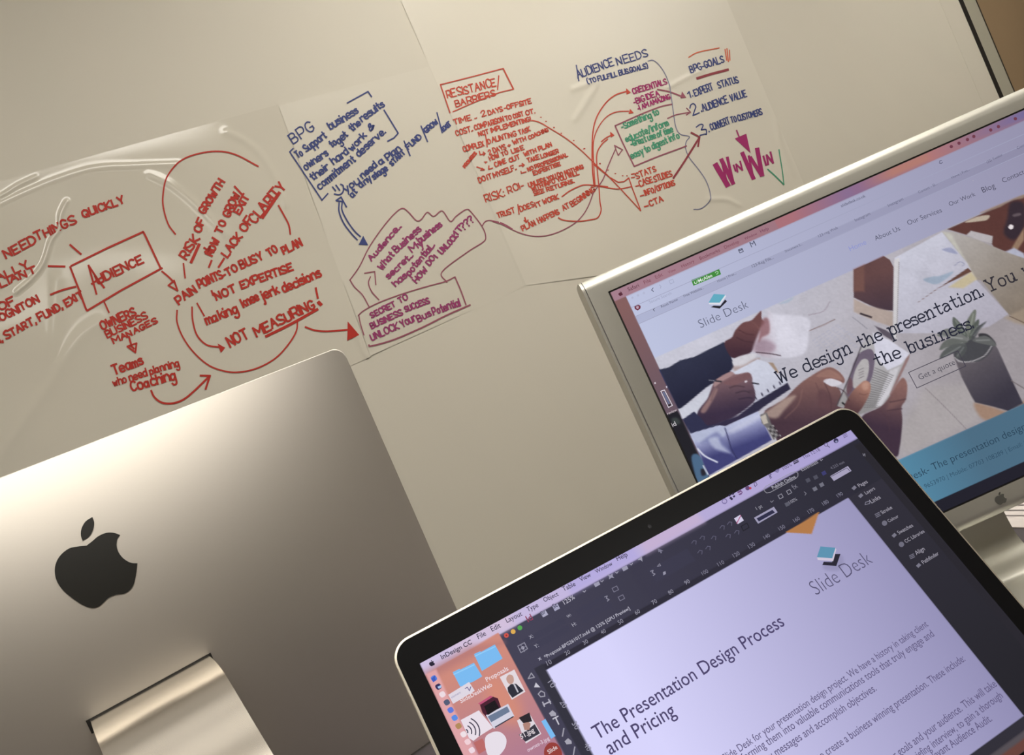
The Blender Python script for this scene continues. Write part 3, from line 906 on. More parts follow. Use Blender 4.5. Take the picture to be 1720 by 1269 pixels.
# ------------------------------------------------------------------ aluminium display on the right
MW, MH = 0.4330, 0.2710
ML, MR, MT, MB = -0.0206, 0.4330 + 0.0206, -0.0188, MH + 0.0218
TH = 0.032
mb = MON.pt(MW / 2, 0.36, 0)
mon = thing('display_monitor', 'aluminium framed display showing a design website, behind the laptop', 'monitor', (mb[0], mb[1], DESK_Z))


def side_profile(r=0.010, n=10):
    pts = rounded_rect(MT, MB, -TH, 0.0, r, n)       # (v, d)
    return pts


sp = side_profile()
# housing: extruded profile with the front opening left for the panel
m = len(sp)
V = [(ML + 0.003, a, b) for a, b in sp] + [(MR - 0.003, a, b) for a, b in sp]
F = []
for i in range(m):
    j = (i + 1) % m
    a, b = sp[i], sp[j]
    if abs(a[1]) < 1e-9 and abs(b[1]) < 1e-9: continue      # the flat front, replaced by the frame below
    F.append((i, j, m + j, m + i))
fv0, fv1 = MT + 0.010, MB - 0.010
k = len(V)
g = 0.0015
V += [(ML + .003, fv0, 0), (MR - .003, fv0, 0), (MR - .003, fv1, 0), (ML + .003, fv1, 0), (-g, -g, 0), (MW + g, -g, 0), (MW + g, MH + g, 0), (-g, MH + g, 0)]
F += [(k, k + 1, k + 5, k + 4), (k + 1, k + 2, k + 6, k + 5), (k + 2, k + 3, k + 7, k + 6), (k + 3, k, k + 4, k + 7)]
V += [(-g, -g, -.003), (MW + g, -g, -.003), (MW + g, MH + g, -.003), (-g, MH + g, -.003)]
for i in range(4):
    j = (i + 1) % 4; F.append((k + 4 + i, k + 4 + j, k + 8 + j, k + 8 + i))
V = np.array(V)
hs = mesh_obj('housing', MON.pt(V[:, 0], V[:, 1], V[:, 2]), F, M['alu_display'], mon)
bm = bmesh.new(); bm.from_mesh(hs.data); bmesh.ops.remove_doubles(bm, verts=bm.verts[:], dist=1e-5); bmesh.ops.recalc_face_normals(bm, faces=bm.faces[:]); bm.to_mesh(hs.data); bm.free()
smooth_angle(hs, 30)
for u0, u1 in ((ML, ML + 0.0024), (MR - 0.0024, MR)):
    V = np.array([(u0, a, b) for a, b in sp] + [(u1, a, b) for a, b in sp])
    F = [tuple(range(m)), tuple(range(2 * m - 1, m - 1, -1))] + [(i, m + i, m + (i + 1) % m, (i + 1) % m) for i in range(m)]
    o = mesh_obj('side_panel', MON.pt(V[:, 0], V[:, 1], V[:, 2]), F, M['alu_display'], mon); fix_normals(o)
    V2 = np.array([((u0 + u1) / 2 + (0.0018 if u0 < 0.1 else -0.0018), a, b) for a, b in sp])
V, F = join([box_vf(-g, MW + g, -g, 0.0008, -0.003, -0.0005), box_vf(-g, 0.0003, -g, MH + g, -0.003, -0.0005), box_vf(MW - .0003, MW + g, -g, MH + g, -.003, -.0005),
             box_vf(-g, MW + g, MH - .0003, MH + g, -.003, -.0005)])
mesh_obj('screen_gasket', MON.pt(V[:, 0], V[:, 1], V[:, 2]), F, M['dark'], mon)

pic = Picture(MON, 0.0, MW, 0.0, MH, 560, 352)
ALL = [(900, 400), (1900, 0), (1900, 1100), (1000, 1100)]
ml = lambda x, y, dv=0.0: tuple(MON.px(MON.uv([(x, y)])[0][0], MON.uv([(x, y)])[0][1] + dv))


def vband(v0, v1, u0=0.0, u1=MW):
    return [tuple(p) for p in MON.px(np.array([u0, u1, u1, u0]), np.array([v0, v0, v1, v1]))]


# desktop behind the browser window
pic.poly(ALL, grad((132, 95, 94), (104, 86, 98), (1040, 520), (1120, 690)))
pic.poly(zz('K', "230,560 330,520 360,560 560,1000 700,1269 400,1269"), (34, 33, 40), 2)
pic.blob(zz('K', "470,970 520,940 575,990 600,1080 640,1180 540,1230 500,1120"), (76, 104, 134), 2)
pic.blob(zz('K', "280,600 330,590 360,640 300,660"), (60, 66, 66), 3)
pic.blob(zz('K', "560,1090 600,1090 610,1140 570,1150"), (40, 40, 52), 2)
# menu bar
pic.poly(vband(-0.002, 0.0083), grad((164, 126, 140), (156, 116, 126), (1060, 480), (1330, 360)), 0.7)
pic.poly(vband(-0.002, 0.0083, 0.15, 0.5), grad((168, 112, 120), (136, 108, 142), (1330, 360), (1420, 325)), 0.7)
pic.poly(vband(-0.002, 0.0083, 0.22, 0.5), grad((140, 106, 138), (176, 122, 112), (1440, 310), (1500, 290)), 8)
pic.poly(vband(-0.002, 0.0083, 0.29, 0.5), grad((174, 118, 118), (118, 106, 150), (1560, 260), (1715, 190)), 8)
# window
wu = float(MON.uv([(1051, 498)])[0][0])
pic.poly(vband(0.0083, MH, wu, MW + .01), grad((188, 194, 222), (150, 147, 174), (1090, 560), (1718, 260)), 0.7)
pic.poly(vband(0.0268, 0.0335, wu, MW + .01), grad((174, 179, 208), (142, 139, 166), (1090, 560), (1718, 260)), 1.0)
# photograph on the page
pv0 = float(np.mean(MON.uv([(1100.7, 601), (1432, 454), (1591.6, 385), (1718, 327.6)])[:, 1]))
fv = float(np.mean(MON.uv([(1511.6, 772), (1720, 679)])[:, 1]))
fb = float(np.mean(MON.uv([(1572.4, 842), (1718, 777.4)])[:, 1]))
photo = vband(pv0, fv, wu, MW + .01)
pic.poly(photo, grad((196, 195, 214), (162, 152, 158), (1200, 600), (1600, 720)), 0.7)
pic.blob(zz('J', "880,640 1250,640 1300,900 1100,1000 700,1180 640,1000 780,760"), (170, 161, 163), 12)
pic.poly(zz('I', "590,345 1280,40 1280,580 1200,560 1110,545 1000,500 980,470 990,410 800,360 760,395"), (116, 62, 56), 1.2)
pic.blob(zz('I', "740,285 850,235 960,220 940,262 860,276"), (188, 168, 146), 1.2)
pic.blob(zz('I', "880,200 1050,150 1140,95 1260,70 1260,40 1040,130"), (160, 130, 112), 2)
pic.blob(zz('I', "1150,110 1270,120 1270,330 1180,440 1090,380 1120,250"), (66, 48, 62), 4)
pic.blob(zz('I', "1170,215 1230,200 1240,220 1180,235"), (110, 90, 100), 1.5)
pic.blob(zz('I', "1130,325 1150,303 1175,315 1168,340 1145,345"), (228, 216, 220), 0.9)
pic.poly(zz('I', "1160,510 1270,330 1270,440 1210,530"), (166, 126, 96), 2)
pic.poly(zz('I', "760,395 800,360 990,405 985,470 860,440"), (180, 172, 176), 1.2)
pic.poly(zz('I', "1100,545 1180,510 1270,560 1270,610"), (170, 172, 196), 2)
pic.poly(zz('I', "545,370 640,370 860,440 1100,545 1290,610 1290,1200 1130,1100 890,800 830,790 760,640"),
         grad((176, 168, 164), (146, 128, 110), zz('I', "620,420")[0], zz('I', "1200,1100")[0]), 1.2)
pic.poly(zz('I', "545,370 620,380 840,790 760,640"), (192, 188, 176), 3)
pic.poly(zz('I', "120,600 540,370 760,640 840,790 880,830 1130,1100 960,1210 700,1269 130,1269"), grad((196, 196, 216), (172, 166, 184), zz('I', "300,500")[0], zz('I', "1000,1200")[0]), 1.2)
pic.poly(zz('I', "600,860 800,720 850,790 730,870"), (200, 182, 140), 2.5)
pic.poly(zz('I', "318,1002 770,688 805,722 500,872"), (124, 76, 64), 0.9)
pic.blob(zz('I', "375,790 460,765 520,760 640,720 600,770 500,832 420,820"), (150, 168, 194), 1.5)
pic.blob(zz('I', "540,525 620,510 680,565 600,550"), (150, 154, 192), 1.5)
pic.stroke(zz('I', "650,670 700,635 740,655 720,670"), 1.4, (150, 150, 182))
pic.poly(zz('Z', "1434,453 1484,430 1495,437 1501,449 1500,522 1480,521 1459,512 1434,500"), grad((124, 78, 78), (88, 62, 78), (1465, 460), (1475, 520)), 0.9)
pic.poly(zz('Z', "1434,453 1452,445 1452,490 1434,490"), (140, 88, 80), 3)
pic.poly(zz('Z', "1434,502 1459,514 1500,524 1500,550 1470,540 1434,524"), (180, 158, 148), 2)
pic.poly(zz('Z', "1502,437 1511,433 1507,570 1500,566"), (206, 202, 206), 0.9)
pic.stroke(zz('Z', "1510,440 1506,568"), 1.0, (140, 132, 136))
pic.stroke(zz('H', "1295,425 1340,440 1385,455"), 3.0, (70, 56, 66))
pic.poly(zz('H', "1410,525 1500,560 1562,600 1562,650 1480,600"), (104, 92, 110), 1.2)
pic.stroke(zz('H', "1230,455 1290,500 1350,550"), 1.6, (150, 146, 160))
pic.stroke(zz('H', "870,437 990,405 1045,325"), 1.8, (164, 152, 168)); pic.stroke(zz('H', "830,605 870,570 1000,515 1085,472"), 1.6, (150, 122, 122))
pic.stroke(zz('H', "540,465 880,465"), 1.2, (184, 182, 198)); pic.blob(zz('H', "620,348 680,318 750,290 700,335"), (166, 180, 204), 1.5)
for i in range(4): pic.stroke(zz('H', [(790 + i * 6, 350 - i * 22), (835 + i * 4, 338 - i * 22)]), 2.0, (182, 178, 192))
q = [np.array(p) for p in zz('H', "885,640 1110,505 1330,640 1090,900")]
for i in range(6):
    for j in range(11):
        s_, r_ = (i + 0.5) / 6, (j + 0.5) / 11
        c_ = (q[0] * (1 - s_) + q[1] * s_) * (1 - r_) + (q[3] * (1 - s_) + q[2] * s_) * r_
        e_ = (q[1] - q[0]) / 6 * 0.28
        pic.stroke([tuple(c_ - e_), tuple(c_ + e_)], 1.6, (168, 168, 190), 0.7, 0.85)
# far sleeve, hand and papers
sl = "620,935 690,920 770,870 870,845 960,800 1080,740 1112,760 1130,830 1155,915 1120,955 1060,1000 960,1060 775,1215 755,1212"
pic.poly(zz('L', sl), grad((52, 56, 90), (40, 42, 76), zz('L', "900,850")[0], zz('L', "1000,1050")[0]), 1.0)
pic.blob(zz('H', "180,660 240,620 270,560 330,500 400,480 450,430 482,405 487,470 540,520 545,570 480,610 450,660 400,740 330,775 250,790 205,740"),
         grad((136, 78, 80), (86, 48, 66), zz('H', "330,540")[0], zz('H', "330,740")[0]), 1.2)
pic.blob(zz('H', "470,560 520,480 545,400 600,430 860,460 870,600 820,760 560,790 440,745 410,720"), grad((188, 168, 184), (208, 205, 222), zz('H', "450,650")[0], zz('H', "620,620")[0]), 3)
pic.blob(zz('H', "450,650 530,640 600,690 560,745 430,730"), (160, 124, 146), 5, 0.7)
pic.blob(zz('H', "490,480 540,470 550,580 490,620 460,650"), (160, 96, 104), 3, 0.8)
pic.stroke(zz('H', "440,742 560,755 640,770"), 1.6, (92, 62, 80))
pic.blob(zz('H', "245,820 290,780 400,752 445,765 400,822 330,862 270,872"), (206, 202, 212), 1.5)
pic.blob(zz('H', "250,860 330,850 420,800 470,790 440,830 330,890 270,900"), (176, 146, 142), 3, 0.8)
pic.poly(zz('H', "255,905 450,800 530,825 620,925 700,985 430,1165 390,1120 380,1000"), grad((204, 208, 230), (188, 190, 212), zz('H', "480,860")[0], zz('H', "520,1100")[0]), 1.0)
pic.poly(zz('H', "540,825 580,828 625,905 612,915"), (176, 146, 124), 1)
# writing hand
pic.poly(zz('K', "345,510 640,330 730,240 700,320 640,420 520,530 380,600"), (198, 200, 218), 1.2)
pic.blob(zz('K', "700,235 840,145 890,168 950,160 1020,150 1058,195 1062,250 1085,330 1090,400 1060,450 900,570 700,655 610,665 525,550 620,410 650,340"),
         grad((150, 104, 110), (70, 50, 84), zz('K', "800,200")[0], zz('K', "860,520")[0]), 1.2)
pic.blob(zz('K', "705,222 840,148 880,168 770,235 690,290"), (176, 132, 134), 1.2)
pic.blob(zz('K', "780,250 900,190 1020,155 1048,190 980,230 880,275"), (142, 92, 100), 1.5)
pic.blob(zz('K', "560,520 640,400 700,300 720,330 660,450 600,540"), (176, 128, 124), 2.5, 0.8)
pic.blob(zz('K', "1020,330 1060,320 1085,350 1050,370"), (100, 70, 90), 1.5); pic.blob(zz('K', "985,238 1005,228 1008,242 990,250"), (220, 214, 226), 0.8)
pic.stroke(zz('K', "640,226 760,238"), 2.2, (44, 42, 58)); pic.stroke(zz('K', "1060,252 1120,262"), 2.2, (44, 42, 58)); pic.stroke(zz('K', "640,225 700,231"), 1.2, (150, 150, 176))
pic.poly(zz('K', "600,660 700,650 920,570 1070,455 1185,470 1120,525 800,675 740,668"), (58, 48, 88), 1.5)
pic.poly(zz('K', "1070,450 1400,250 1430,310 1190,470 1120,510 1000,570"), (52, 48, 84), 1.0)
for i in range(6):
    x_, y_ = 1090 + i * 58, 415 - i * 36
    pic.stroke(zz('K', [(x_, y_ - 28), (x_ + 12, y_ - 4)]), 2.2, (70, 64, 96))
pic.poly(zz('K', "385,605 495,528 560,590 620,665 740,665 460,745"), (52, 54, 98), 1.0)
# blue cuff
pic.poly(zz('K', "455,745 740,662 800,672 1115,525 1145,590 1250,805 640,1150 600,1060 540,920"), grad((178, 184, 224), (66, 68, 148), zz('K', "780,690")[0], zz('K', "860,900")[0]), 1.0)
pic.blob(zz('K', "470,760 640,700 800,680 790,760 720,800 560,830"), (172, 180, 216), 3)
pic.blob(zz('K', "560,830 680,740 740,740 800,820 860,930 880,960 760,880 640,840"), (112, 118, 182), 4, 0.7)
pic.blob(zz('K', "640,800 720,780 760,850 840,930 700,890"), (186, 194, 222), 4, 0.7)
pic.stroke(zz('K', "530,890 600,960 720,1020"), 2.6, (212, 216, 234), 1.2); pic.stroke(zz('K', "795,690 830,800 860,900 910,985"), 1.6, (52, 52, 116), 1.2)
pic.blob(zz('K', "840,700 1100,560 1120,600 880,730"), (192, 196, 228), 5, 0.8)
pic.stroke(zz('K', "585,1055 630,1140"), 2.2, (196, 204, 224))
# holding hand, watch
pic.blob(zz('G', "545,580 600,535 640,510 690,460 740,420 830,370 880,385 910,422 900,442 850,424 815,436 880,462 895,500 880,545 960,570 900,650 640,700 600,690"),
         grad((158, 104, 96), (90, 58, 76), zz('G', "760,420")[0], zz('G', "760,620")[0]), 1.2)
pic.blob(zz('G', "548,580 600,538 650,505 690,500 640,560 600,600"), (188, 158, 142), 4, 0.8)
pic.blob(zz('G', "780,410 830,380 870,390 900,425 840,415"), (178, 122, 108), 2, 0.8)
pic.blob(zz('G', "800,470 850,500 860,560 790,540"), (118, 74, 82), 4, 0.8)
pic.blob(zz('G', "815,430 850,420 900,440 862,456 835,448"), (206, 200, 214), 1)
pic.poly(zz('K', "1135,560 1200,538 1240,640 1315,765 1265,805 1200,690 1150,640"), (122, 116, 118), 1)
pic.poly(zz('K', "1138,580 1188,552 1212,640 1168,655"), (190, 178, 164), 1.2)
for i in range(5):
    for j in range(3):
        x_, y_ = 1212 + i * 17 + j * 22, 690 + i * 24 - j * 14
        pic.stroke(zz('K', [(x_, y_), (x_ + 9, y_ + 9)]), 1.8, (46, 44, 56) if (i + j) % 2 else (170, 168, 170))
# tablet
pic.poly(zz('J', "125,790 245,515 330,290 420,200 560,255 722,362 570,705 480,800 310,865 190,805"), grad((176, 172, 176), (150, 146, 148), zz('J', "330,450")[0], zz('J', "400,800")[0]), 1.0)
pic.poly(zz('J', "420,190 560,255 722,362 650,450 540,500 440,380"), (206, 204, 224), 1.5)
pic.poly(zz('J', "640,470 560,690 490,790 440,800 560,500"), (200, 196, 204), 2)
pic.blob(zz('J', "205,640 232,555 262,440 320,352 400,325 434,375 430,470 405,580 350,660 280,690 220,720"), (120, 102, 128), 1.0)
pic.blob(zz('J', "255,630 272,510 328,415 378,415 388,490 362,590 310,650"), (178, 172, 174), 1.0)
for i in range(4): pic.stroke(zz('J', [(305, 500 + i * 22), (345, 482 + i * 22)]), 1.4, (140, 132, 138))
for i in range(18):
    a_ = np.array((440 - i * 5.5, 480 + i * 19)); b_ = np.array((590 - i * 8.5, 545 + i * 15))
    pic.stroke(zz('J', [tuple(a_), tuple(b_)]), 1.3, (122, 118, 122), 0.7, 0.8)
pic.poly(zz('J', "724,362 716,405 572,708 556,700 690,405"), (160, 120, 120), 1.0)
pic.stroke(zz('J', "330,292 240,525 125,790"), 1.6, (78, 66, 78)); pic.stroke(zz('J', "170,765 188,780"), 2.6, (40, 38, 46))
pic.blob(zz('J', "205,640 230,560 255,600 250,660 215,700"), (130, 76, 86), 2, 0.7)
pic.blob(zz('J', "185,810 240,690 300,625 350,586 393,600 402,660 372,740 315,832 260,870"), grad((186, 122, 102), (112, 68, 74), zz('J', "320,640")[0], zz('J', "240,800")[0]), 1.2)
pic.blob(zz('J', "330,620 355,595 385,606 380,650 345,660"), (206, 150, 128), 3, 0.8)
pic.blob(zz('J', "330,880 480,800 560,712 620,610 668,560 702,620 690,740 655,800 662,900 655,1010 640,1130 610,1210 480,1130 380,1000"),
         grad((158, 104, 96), (78, 52, 76), zz('J', "640,640")[0], zz('J', "560,980")[0]), 1.3)
pic.blob(zz('J', "560,740 640,640 690,640 680,730 620,790 540,830"), (150, 98, 94), 5, 0.6)
# plant
pic.blob(zz('J', "1250,770 1400,800 1540,840 1650,760 1700,700 1700,800 1420,900 1310,890"), (176, 132, 104), 4, 0.9)
pic.poly(zz('J', "1085,392 1120,432 1250,436 1350,385 1412,280 1442,320 1560,580 1650,770 1530,832 1400,795 1258,762 1222,700 1150,560"),
         grad((112, 102, 112), (68, 62, 82), zz('J', "1200,420")[0], zz('J', "1420,760")[0]), 1.3)
pic.blob(zz('J', "1085,385 1105,325 1250,235 1395,262 1385,350 1290,425 1150,425"), (84, 84, 92), 1.3)
pic.stroke(zz('J', "1090,395 1150,430 1250,420 1340,375 1400,290"), 1.8, (170, 164, 170))
pic.blob(zz('J', "1290,200 1360,205 1425,270 1415,300 1370,260 1300,240"), (66, 64, 72), 1.5)
LEAF = ["1195,240 1110,180 1075,120 1080,62 1135,110 1185,180", "1205,230 1178,130 1215,50 1250,5 1268,15 1255,110 1225,220", "1205,235 1240,130 1285,80 1290,120 1262,190 1225,245",
        "1225,245 1270,150 1352,100 1300,160 1262,225", "1200,262 1085,235 1000,265 968,335 1060,300 1130,290", "1180,280 1070,290 990,350 972,405 1070,365 1150,320",
        "1235,255 1330,215 1400,250 1430,300 1330,285", "1205,245 1050,155 945,215 1070,235 1150,255", "1180,290 1120,330 1100,400 1150,390 1190,330"]
for i, l in enumerate(LEAF):
    c_ = [(104, 112, 104), (122, 128, 116), (98, 106, 98), (90, 92, 96), (112, 116, 112), (100, 104, 104), (110, 112, 112), (126, 128, 126), (92, 96, 98)][i]
    P_ = zz('J', l)
    pic.blob(P_, c_, 1.1)
    a_, b_ = np.array(P_[0]), np.array(P_[len(P_) // 2])
    pic.stroke([tuple(a_ * .8 + b_ * .2), tuple(a_ * .15 + b_ * .85)], 2.0, np.array(c_) + 42, 1.4, 0.7)
pic.stroke(zz('J', "850,645 1000,790 1190,985"), 1.2, (146, 134, 140)); pic.stroke(zz('J', "1555,585 1670,655"), 1.2, (120, 106, 108))
pic.poly(zz('J', "1500,70 1700,-30 1700,140 1580,110"), (170, 146, 122), 4, 0.8); pic.stroke(zz('J', "1540,55 1670,115"), 1.4, (120, 96, 80))
# creases of the hands and grain of the photograph
for k_, q_, w_, c_, al in (('K', "840,300 900,280 980,290", 2.0, (78, 50, 66), 0.6), ('K', "900,350 980,330 1030,345", 2.0, (62, 44, 64), 0.6), ('K', "930,410 1010,395 1060,400", 2.0, (54, 40, 66), 0.6),
                           ('K', "760,250 700,320 660,420", 2.0, (120, 84, 92), 0.5), ('G', "880,462 910,480 930,520", 1.6, (84, 52, 64), 0.7), ('G', "820,440 845,500 850,560", 1.8, (98, 60, 70), 0.6),
                           ('G', "780,440 800,500 800,580", 1.6, (112, 70, 76), 0.5), ('G', "720,470 700,540 640,600", 2.2, (168, 114, 104), 0.4), ('J', "310,690 350,700 380,690", 1.6, (136, 84, 76), 0.6),
                           ('J', "560,760 620,750 690,735", 1.8, (84, 54, 68), 0.6), ('J', "540,830 610,820 660,815", 1.8, (76, 48, 66), 0.6), ('J', "480,830 540,900 560,1000", 2.0, (98, 62, 76), 0.5),
                           ('H', "300,560 360,590 420,600", 2.0, (92, 48, 58), 0.6), ('H', "280,620 340,650 410,660", 2.0, (84, 46, 60), 0.6), ('H', "400,490 440,520 470,560", 1.6, (150, 92, 90), 0.6)):
    pic.stroke(zz(k_, q_), w_, c_, 1.4, al)
nz = rng.normal(0, 1, (pic.nv, pic.nu))
lo = np.zeros_like(nz)
for sh in ((0, 0), (1, 0), (0, 1), (1, 1), (2, 1), (1, 2)): lo += np.roll(nz, sh, (0, 1))
big = np.kron(rng.normal(0, 1, (23, 36)), np.ones((16, 16)))[:pic.nv, :pic.nu]
for _ in range(24): big = (big + np.roll(big, 1, 0) + np.roll(big, -1, 0) + np.roll(big, 1, 1) + np.roll(big, -1, 1)) / 5
inph = ((pic.gv > pv0) & (pic.gv < fv) & (pic.gu > wu)).astype(float)
gr_ = pic.col.mean(1, keepdims=True); pic.col = pic.col * (1 - 0.27 * inph[:, None]) + gr_ * 0.27 * inph[:, None]
pic.col *= 1 - 0.15 * inph[:, None] * np.clip(1 - (gr_ - 90) / 80, 0, 1)
pic.col *= (1 + (0.004 * lo.ravel() + 0.012 * big.ravel()) * inph)[:, None]
# footer and dark strip
pic.poly(vband(fv, fb, wu, MW + .01), grad((84, 136, 164), (76, 108, 130), (1520, 810), (1640, 750)), 0.7)
pic.poly(vband(fb, MH + .01, wu * 0, MW + .01), (34, 33, 44), 0.7)
# lettering on the page
DK = (44, 46, 62)
for t_, a, b, c_ in (("Safari", (405, 380), (482, 347), (96, 52, 66)), ("File", (520, 330), (566, 309), (124, 70, 84)), ("Edit", (600, 292), (650, 269), (130, 74, 90)),
                     ("View", (690, 254), (742, 231), (134, 78, 92)), ("History", (785, 213), (876, 172), (124, 68, 82)), ("Bookmarks", (915, 157), (1056, 95), (116, 62, 78)),
                     ("Develop", (1090, 78), (1192, 33), (124, 70, 84)), ("Window", (1232, 15), (1320, -24), (120, 66, 86)), ("Help", (1345, -35), (1402, -60), (116, 66, 90)),
                     ("Secure Search", (555, 467), (712, 400), (160, 164, 190)), ("Reset Passw", (640, 497), (757, 443), (86, 88, 108)),
                     ("Free Website...", (800, 422), (942, 360), (90, 92, 112)), ("Home | Pres...", (1040, 317), (1172, 257), (100, 102, 124)),
                     ("123-Reg File...", (1285, 212), (1437, 147), (94, 96, 116)), ("Document S...", (1520, 103), (1640, 50), (94, 96, 116))):
    p = zz('L', [a, b]); pic.text(t_, p[0], p[1], c_, 0.0)
for t_, a, b, c_ in (("slidedesk.co.uk", (310, 840), (482, 766), (58, 60, 80)), ("123-reg Web", (150, 1054), (285, 992), (92, 92, 116)), ("Instagram", (410, 942), (516, 892), (92, 92, 116)),
                     ("Instagram", (645, 837), (751, 787), (92, 92, 116)), ("Contact - Sl...", (860, 742), (992, 680), (92, 92, 116)), ("Home | Pres...", (1095, 637), (1222, 577), (88, 88, 112)),
                     ("(22) Twitter", (1345, 527), (1456, 472), (88, 86, 110)), ("Contact", (1560, 428), (1640, 390), (90, 88, 112)),
                     ("Home", (374, 1152), (490, 1100), (138, 146, 206)), ("About Us", (553, 1077), (729, 1002), (72, 74, 94)), ("Our Services", (785, 967), (1026, 872), (72, 72, 92)),
                     ("Our Work", (1080, 832), (1263, 757), (70, 70, 90)), ("Blog", (1316, 737), (1405, 700), (70, 68, 88)), ("Contact", (1460, 667), (1612, 600), (74, 72, 92))):
    p = zz('M', [a, b]); pic.text(t_, p[0], p[1], c_, -0.006)
pic.shape(zz('L', "850,300 1048,220 1062,258 866,340"), (66, 138, 62)); p = zz('L', [(905, 318), (1002, 275)]); pic.text("McAfee", p[0], p[1], (226, 236, 226), 0.01)
pic.rib(zz('L', "872,312 874,322 884,324 892,316 890,304"), 1.0, (220, 235, 220)); pic.rib(zz('L', "1020,246 1030,238 1040,240 1040,252 1030,258"), 1.0, (190, 225, 190))
pic.shape(zz('L', "445,485 468,472 490,482 490,500 470,516 450,505"), (110, 44, 62)); pic.shape(zz('L', "458,488 468,482 480,486 478,498 469,505 460,500"), (206, 186, 206))
for x_, y_ in ((432, 425), (472, 408), (514, 392)):
    pic.shape([(a + 2.1 * math.cos(t2), b + 2.1 * math.sin(t2)) for a, b in zz('L', [(x_, y_)]) for t2 in np.linspace(0, 6.28, 9)[:-1]], (178, 182, 208))
pic.rib(zz('L', "580,355 568,370 582,380"), 1.1, (70, 72, 92)); pic.rib(zz('L', "624,334 636,346 630,358"), 0.9, (160, 164, 190))
pic.rib(zz('L', "692,304 718,293 728,316 702,327"), 0.8, (160, 164, 190), closed=True)
pic.rib(zz('L', "590,500 580,510 590,520"), 1.0, (90, 92, 112))
pic.rib(zz('L', "1185,85 1210,74 1220,96 1196,107"), 1.2, (80, 82, 102), closed=True); pic.rib(zz('L', "1188,92 1212,82"), 1.6, (80, 82, 102))
p = zz('L', [(1278, 68), (1312, 54)]); pic.text("M", p[0], p[1], (76, 78, 100))
ap, lf = apple_px(); ap = np.array(ap); lf = np.array(lf); ca = ap.mean(0)


def tiny_apple(c, size, col):
    for o_ in (ap, lf):
        q_ = (o_ - ca) * size / 150.0 + np.array(c)
        pic.shape([tuple(x) for x in q_], col)


tiny_apple(zz('L', "350,398")[0], 8.0, (88, 44, 58))
for x_, y_ in ((1090, 408), (1145, 384), (1205, 358), (1250, 336), (1370, 290), (1425, 266), (1545, 210)):
    c_ = zz('M', [(x_, y_)])[0]
    pic.shape([(c_[0] + 3 * math.cos(t2), c_[1] + 3 * math.sin(t2)) for t2 in np.linspace(0, 6.28, 8)[:-1]], (112, 60, 76))
pic.rib(zz('M', "1022,506 1008,510 1006,526 1020,528 1028,518"), 1.0, (80, 80, 104))
for v_ in (0.0268, 0.0335, 0.0186):
    q_ = MON.px(np.array([wu, MW]), np.array([v_, v_])); pic.rib([tuple(q_[0]), tuple(q_[1])], 0.9, (160, 162, 188))
for o_, c_ in (("1010,398 1092,404 1052,460 973,460", (98, 170, 192)), ("973,460 1052,460 1092,404 1097,416 1056,474 978,472", (222, 222, 232)),
               ("988,492 1010,481 1056,483 1090,438 1105,450 1052,502", (38, 36, 44))):
    pic.shape(zz('L', o_), c_, 0.00018 if c_[0] > 90 else 0.00012)
p = zz('L', [(918, 642), (1260, 494)]); pic.text("Slide Desk", p[0], p[1], (74, 78, 98), -0.017)
pic.stext("We design the presentation.", (1309, 645), (1652, 497), (40, 42, 58), 0.0100, 0.00122)
pic.stext("You will", (1661, 491), (1764, 446), (48, 46, 54), 0.0100, 0.00122)
pic.stext("the business.", (1473, 616.5), (1635, 551), (40, 42, 58), 0.0100, 0.00122)
pic.rib(zz('J', "712,518 1115,340 1180,465 780,645"), 1.2, (66, 62, 76), closed=True)
p = zz('J', [(805, 580), (1097, 450)]); pic.text("Get a quote", p[0], p[1], (60, 58, 72), -0.008)
p = zz('S', [(150, 562), (858, 246)]); pic.text("Slide Desk- The presentation design", p[0], p[1], (38, 62, 82), -0.008)
p = zz('S', [(345, 548), (868, 318)]); pic.text("9653970 | Mobile: 07703 108289 | Email: in", p[0], p[1], (42, 70, 92), -0.012)
# icon and captions on the desktop strip
pic.rib(zz('K', "172,332 208,320 285,470 247,490"), 1.2, (222, 216, 226), closed=True); pic.shape(zz('K', "188,342 206,336 262,452 246,460"), (104, 112, 142)); pic.shape(zz('K', "240,465 268,455 272,468 248,478"), (30, 30, 38))
p = zz('K', [(240, 562), (330, 522)]); pic.text("review", p[0], p[1], (214, 200, 206)); p = zz('K', [(290, 680), (326, 662)]); pic.text("id", p[0], p[1], (214, 210, 216))
pic.shape(zz('K', "108,248 122,242 126,258 112,264"), (206, 196, 204)); pic.shape(zz('K', "220,285 234,280 236,300 226,302"), (196, 190, 204))
pic.build('screen', screen_mat('monitor_picture'), mon)

# grey logo under the screen
lc = MON.uv([(1683, 837)])[0]
bm = bmesh.new()
for o_ in (ap, lf):
    q_ = (o_ - ca) * 21.5 / 150.0
    uv = MON.uv(q_ + np.array([1681.5, 839.0]))
    vs = [bm.verts.new((p_[0], p_[1], 0)) for p_ in uv]
    for a, b, c in tessellate_polygon([[Vector((p_[0], p_[1], 0)) for p_ in uv]]): bm.faces.new((vs[a], vs[b], vs[c]))
bm.verts.index_update()
V = np.array([v.co[:] for v in bm.verts]); F = [tuple(v.index for v in f.verts) for f in bm.faces]; bm.free()
o = mesh_obj('logo', MON.pt(V[:, 0], V[:, 1], 0.0004), F, M['greylogo'], mon); o['label'] = 'small grey fruit logo'
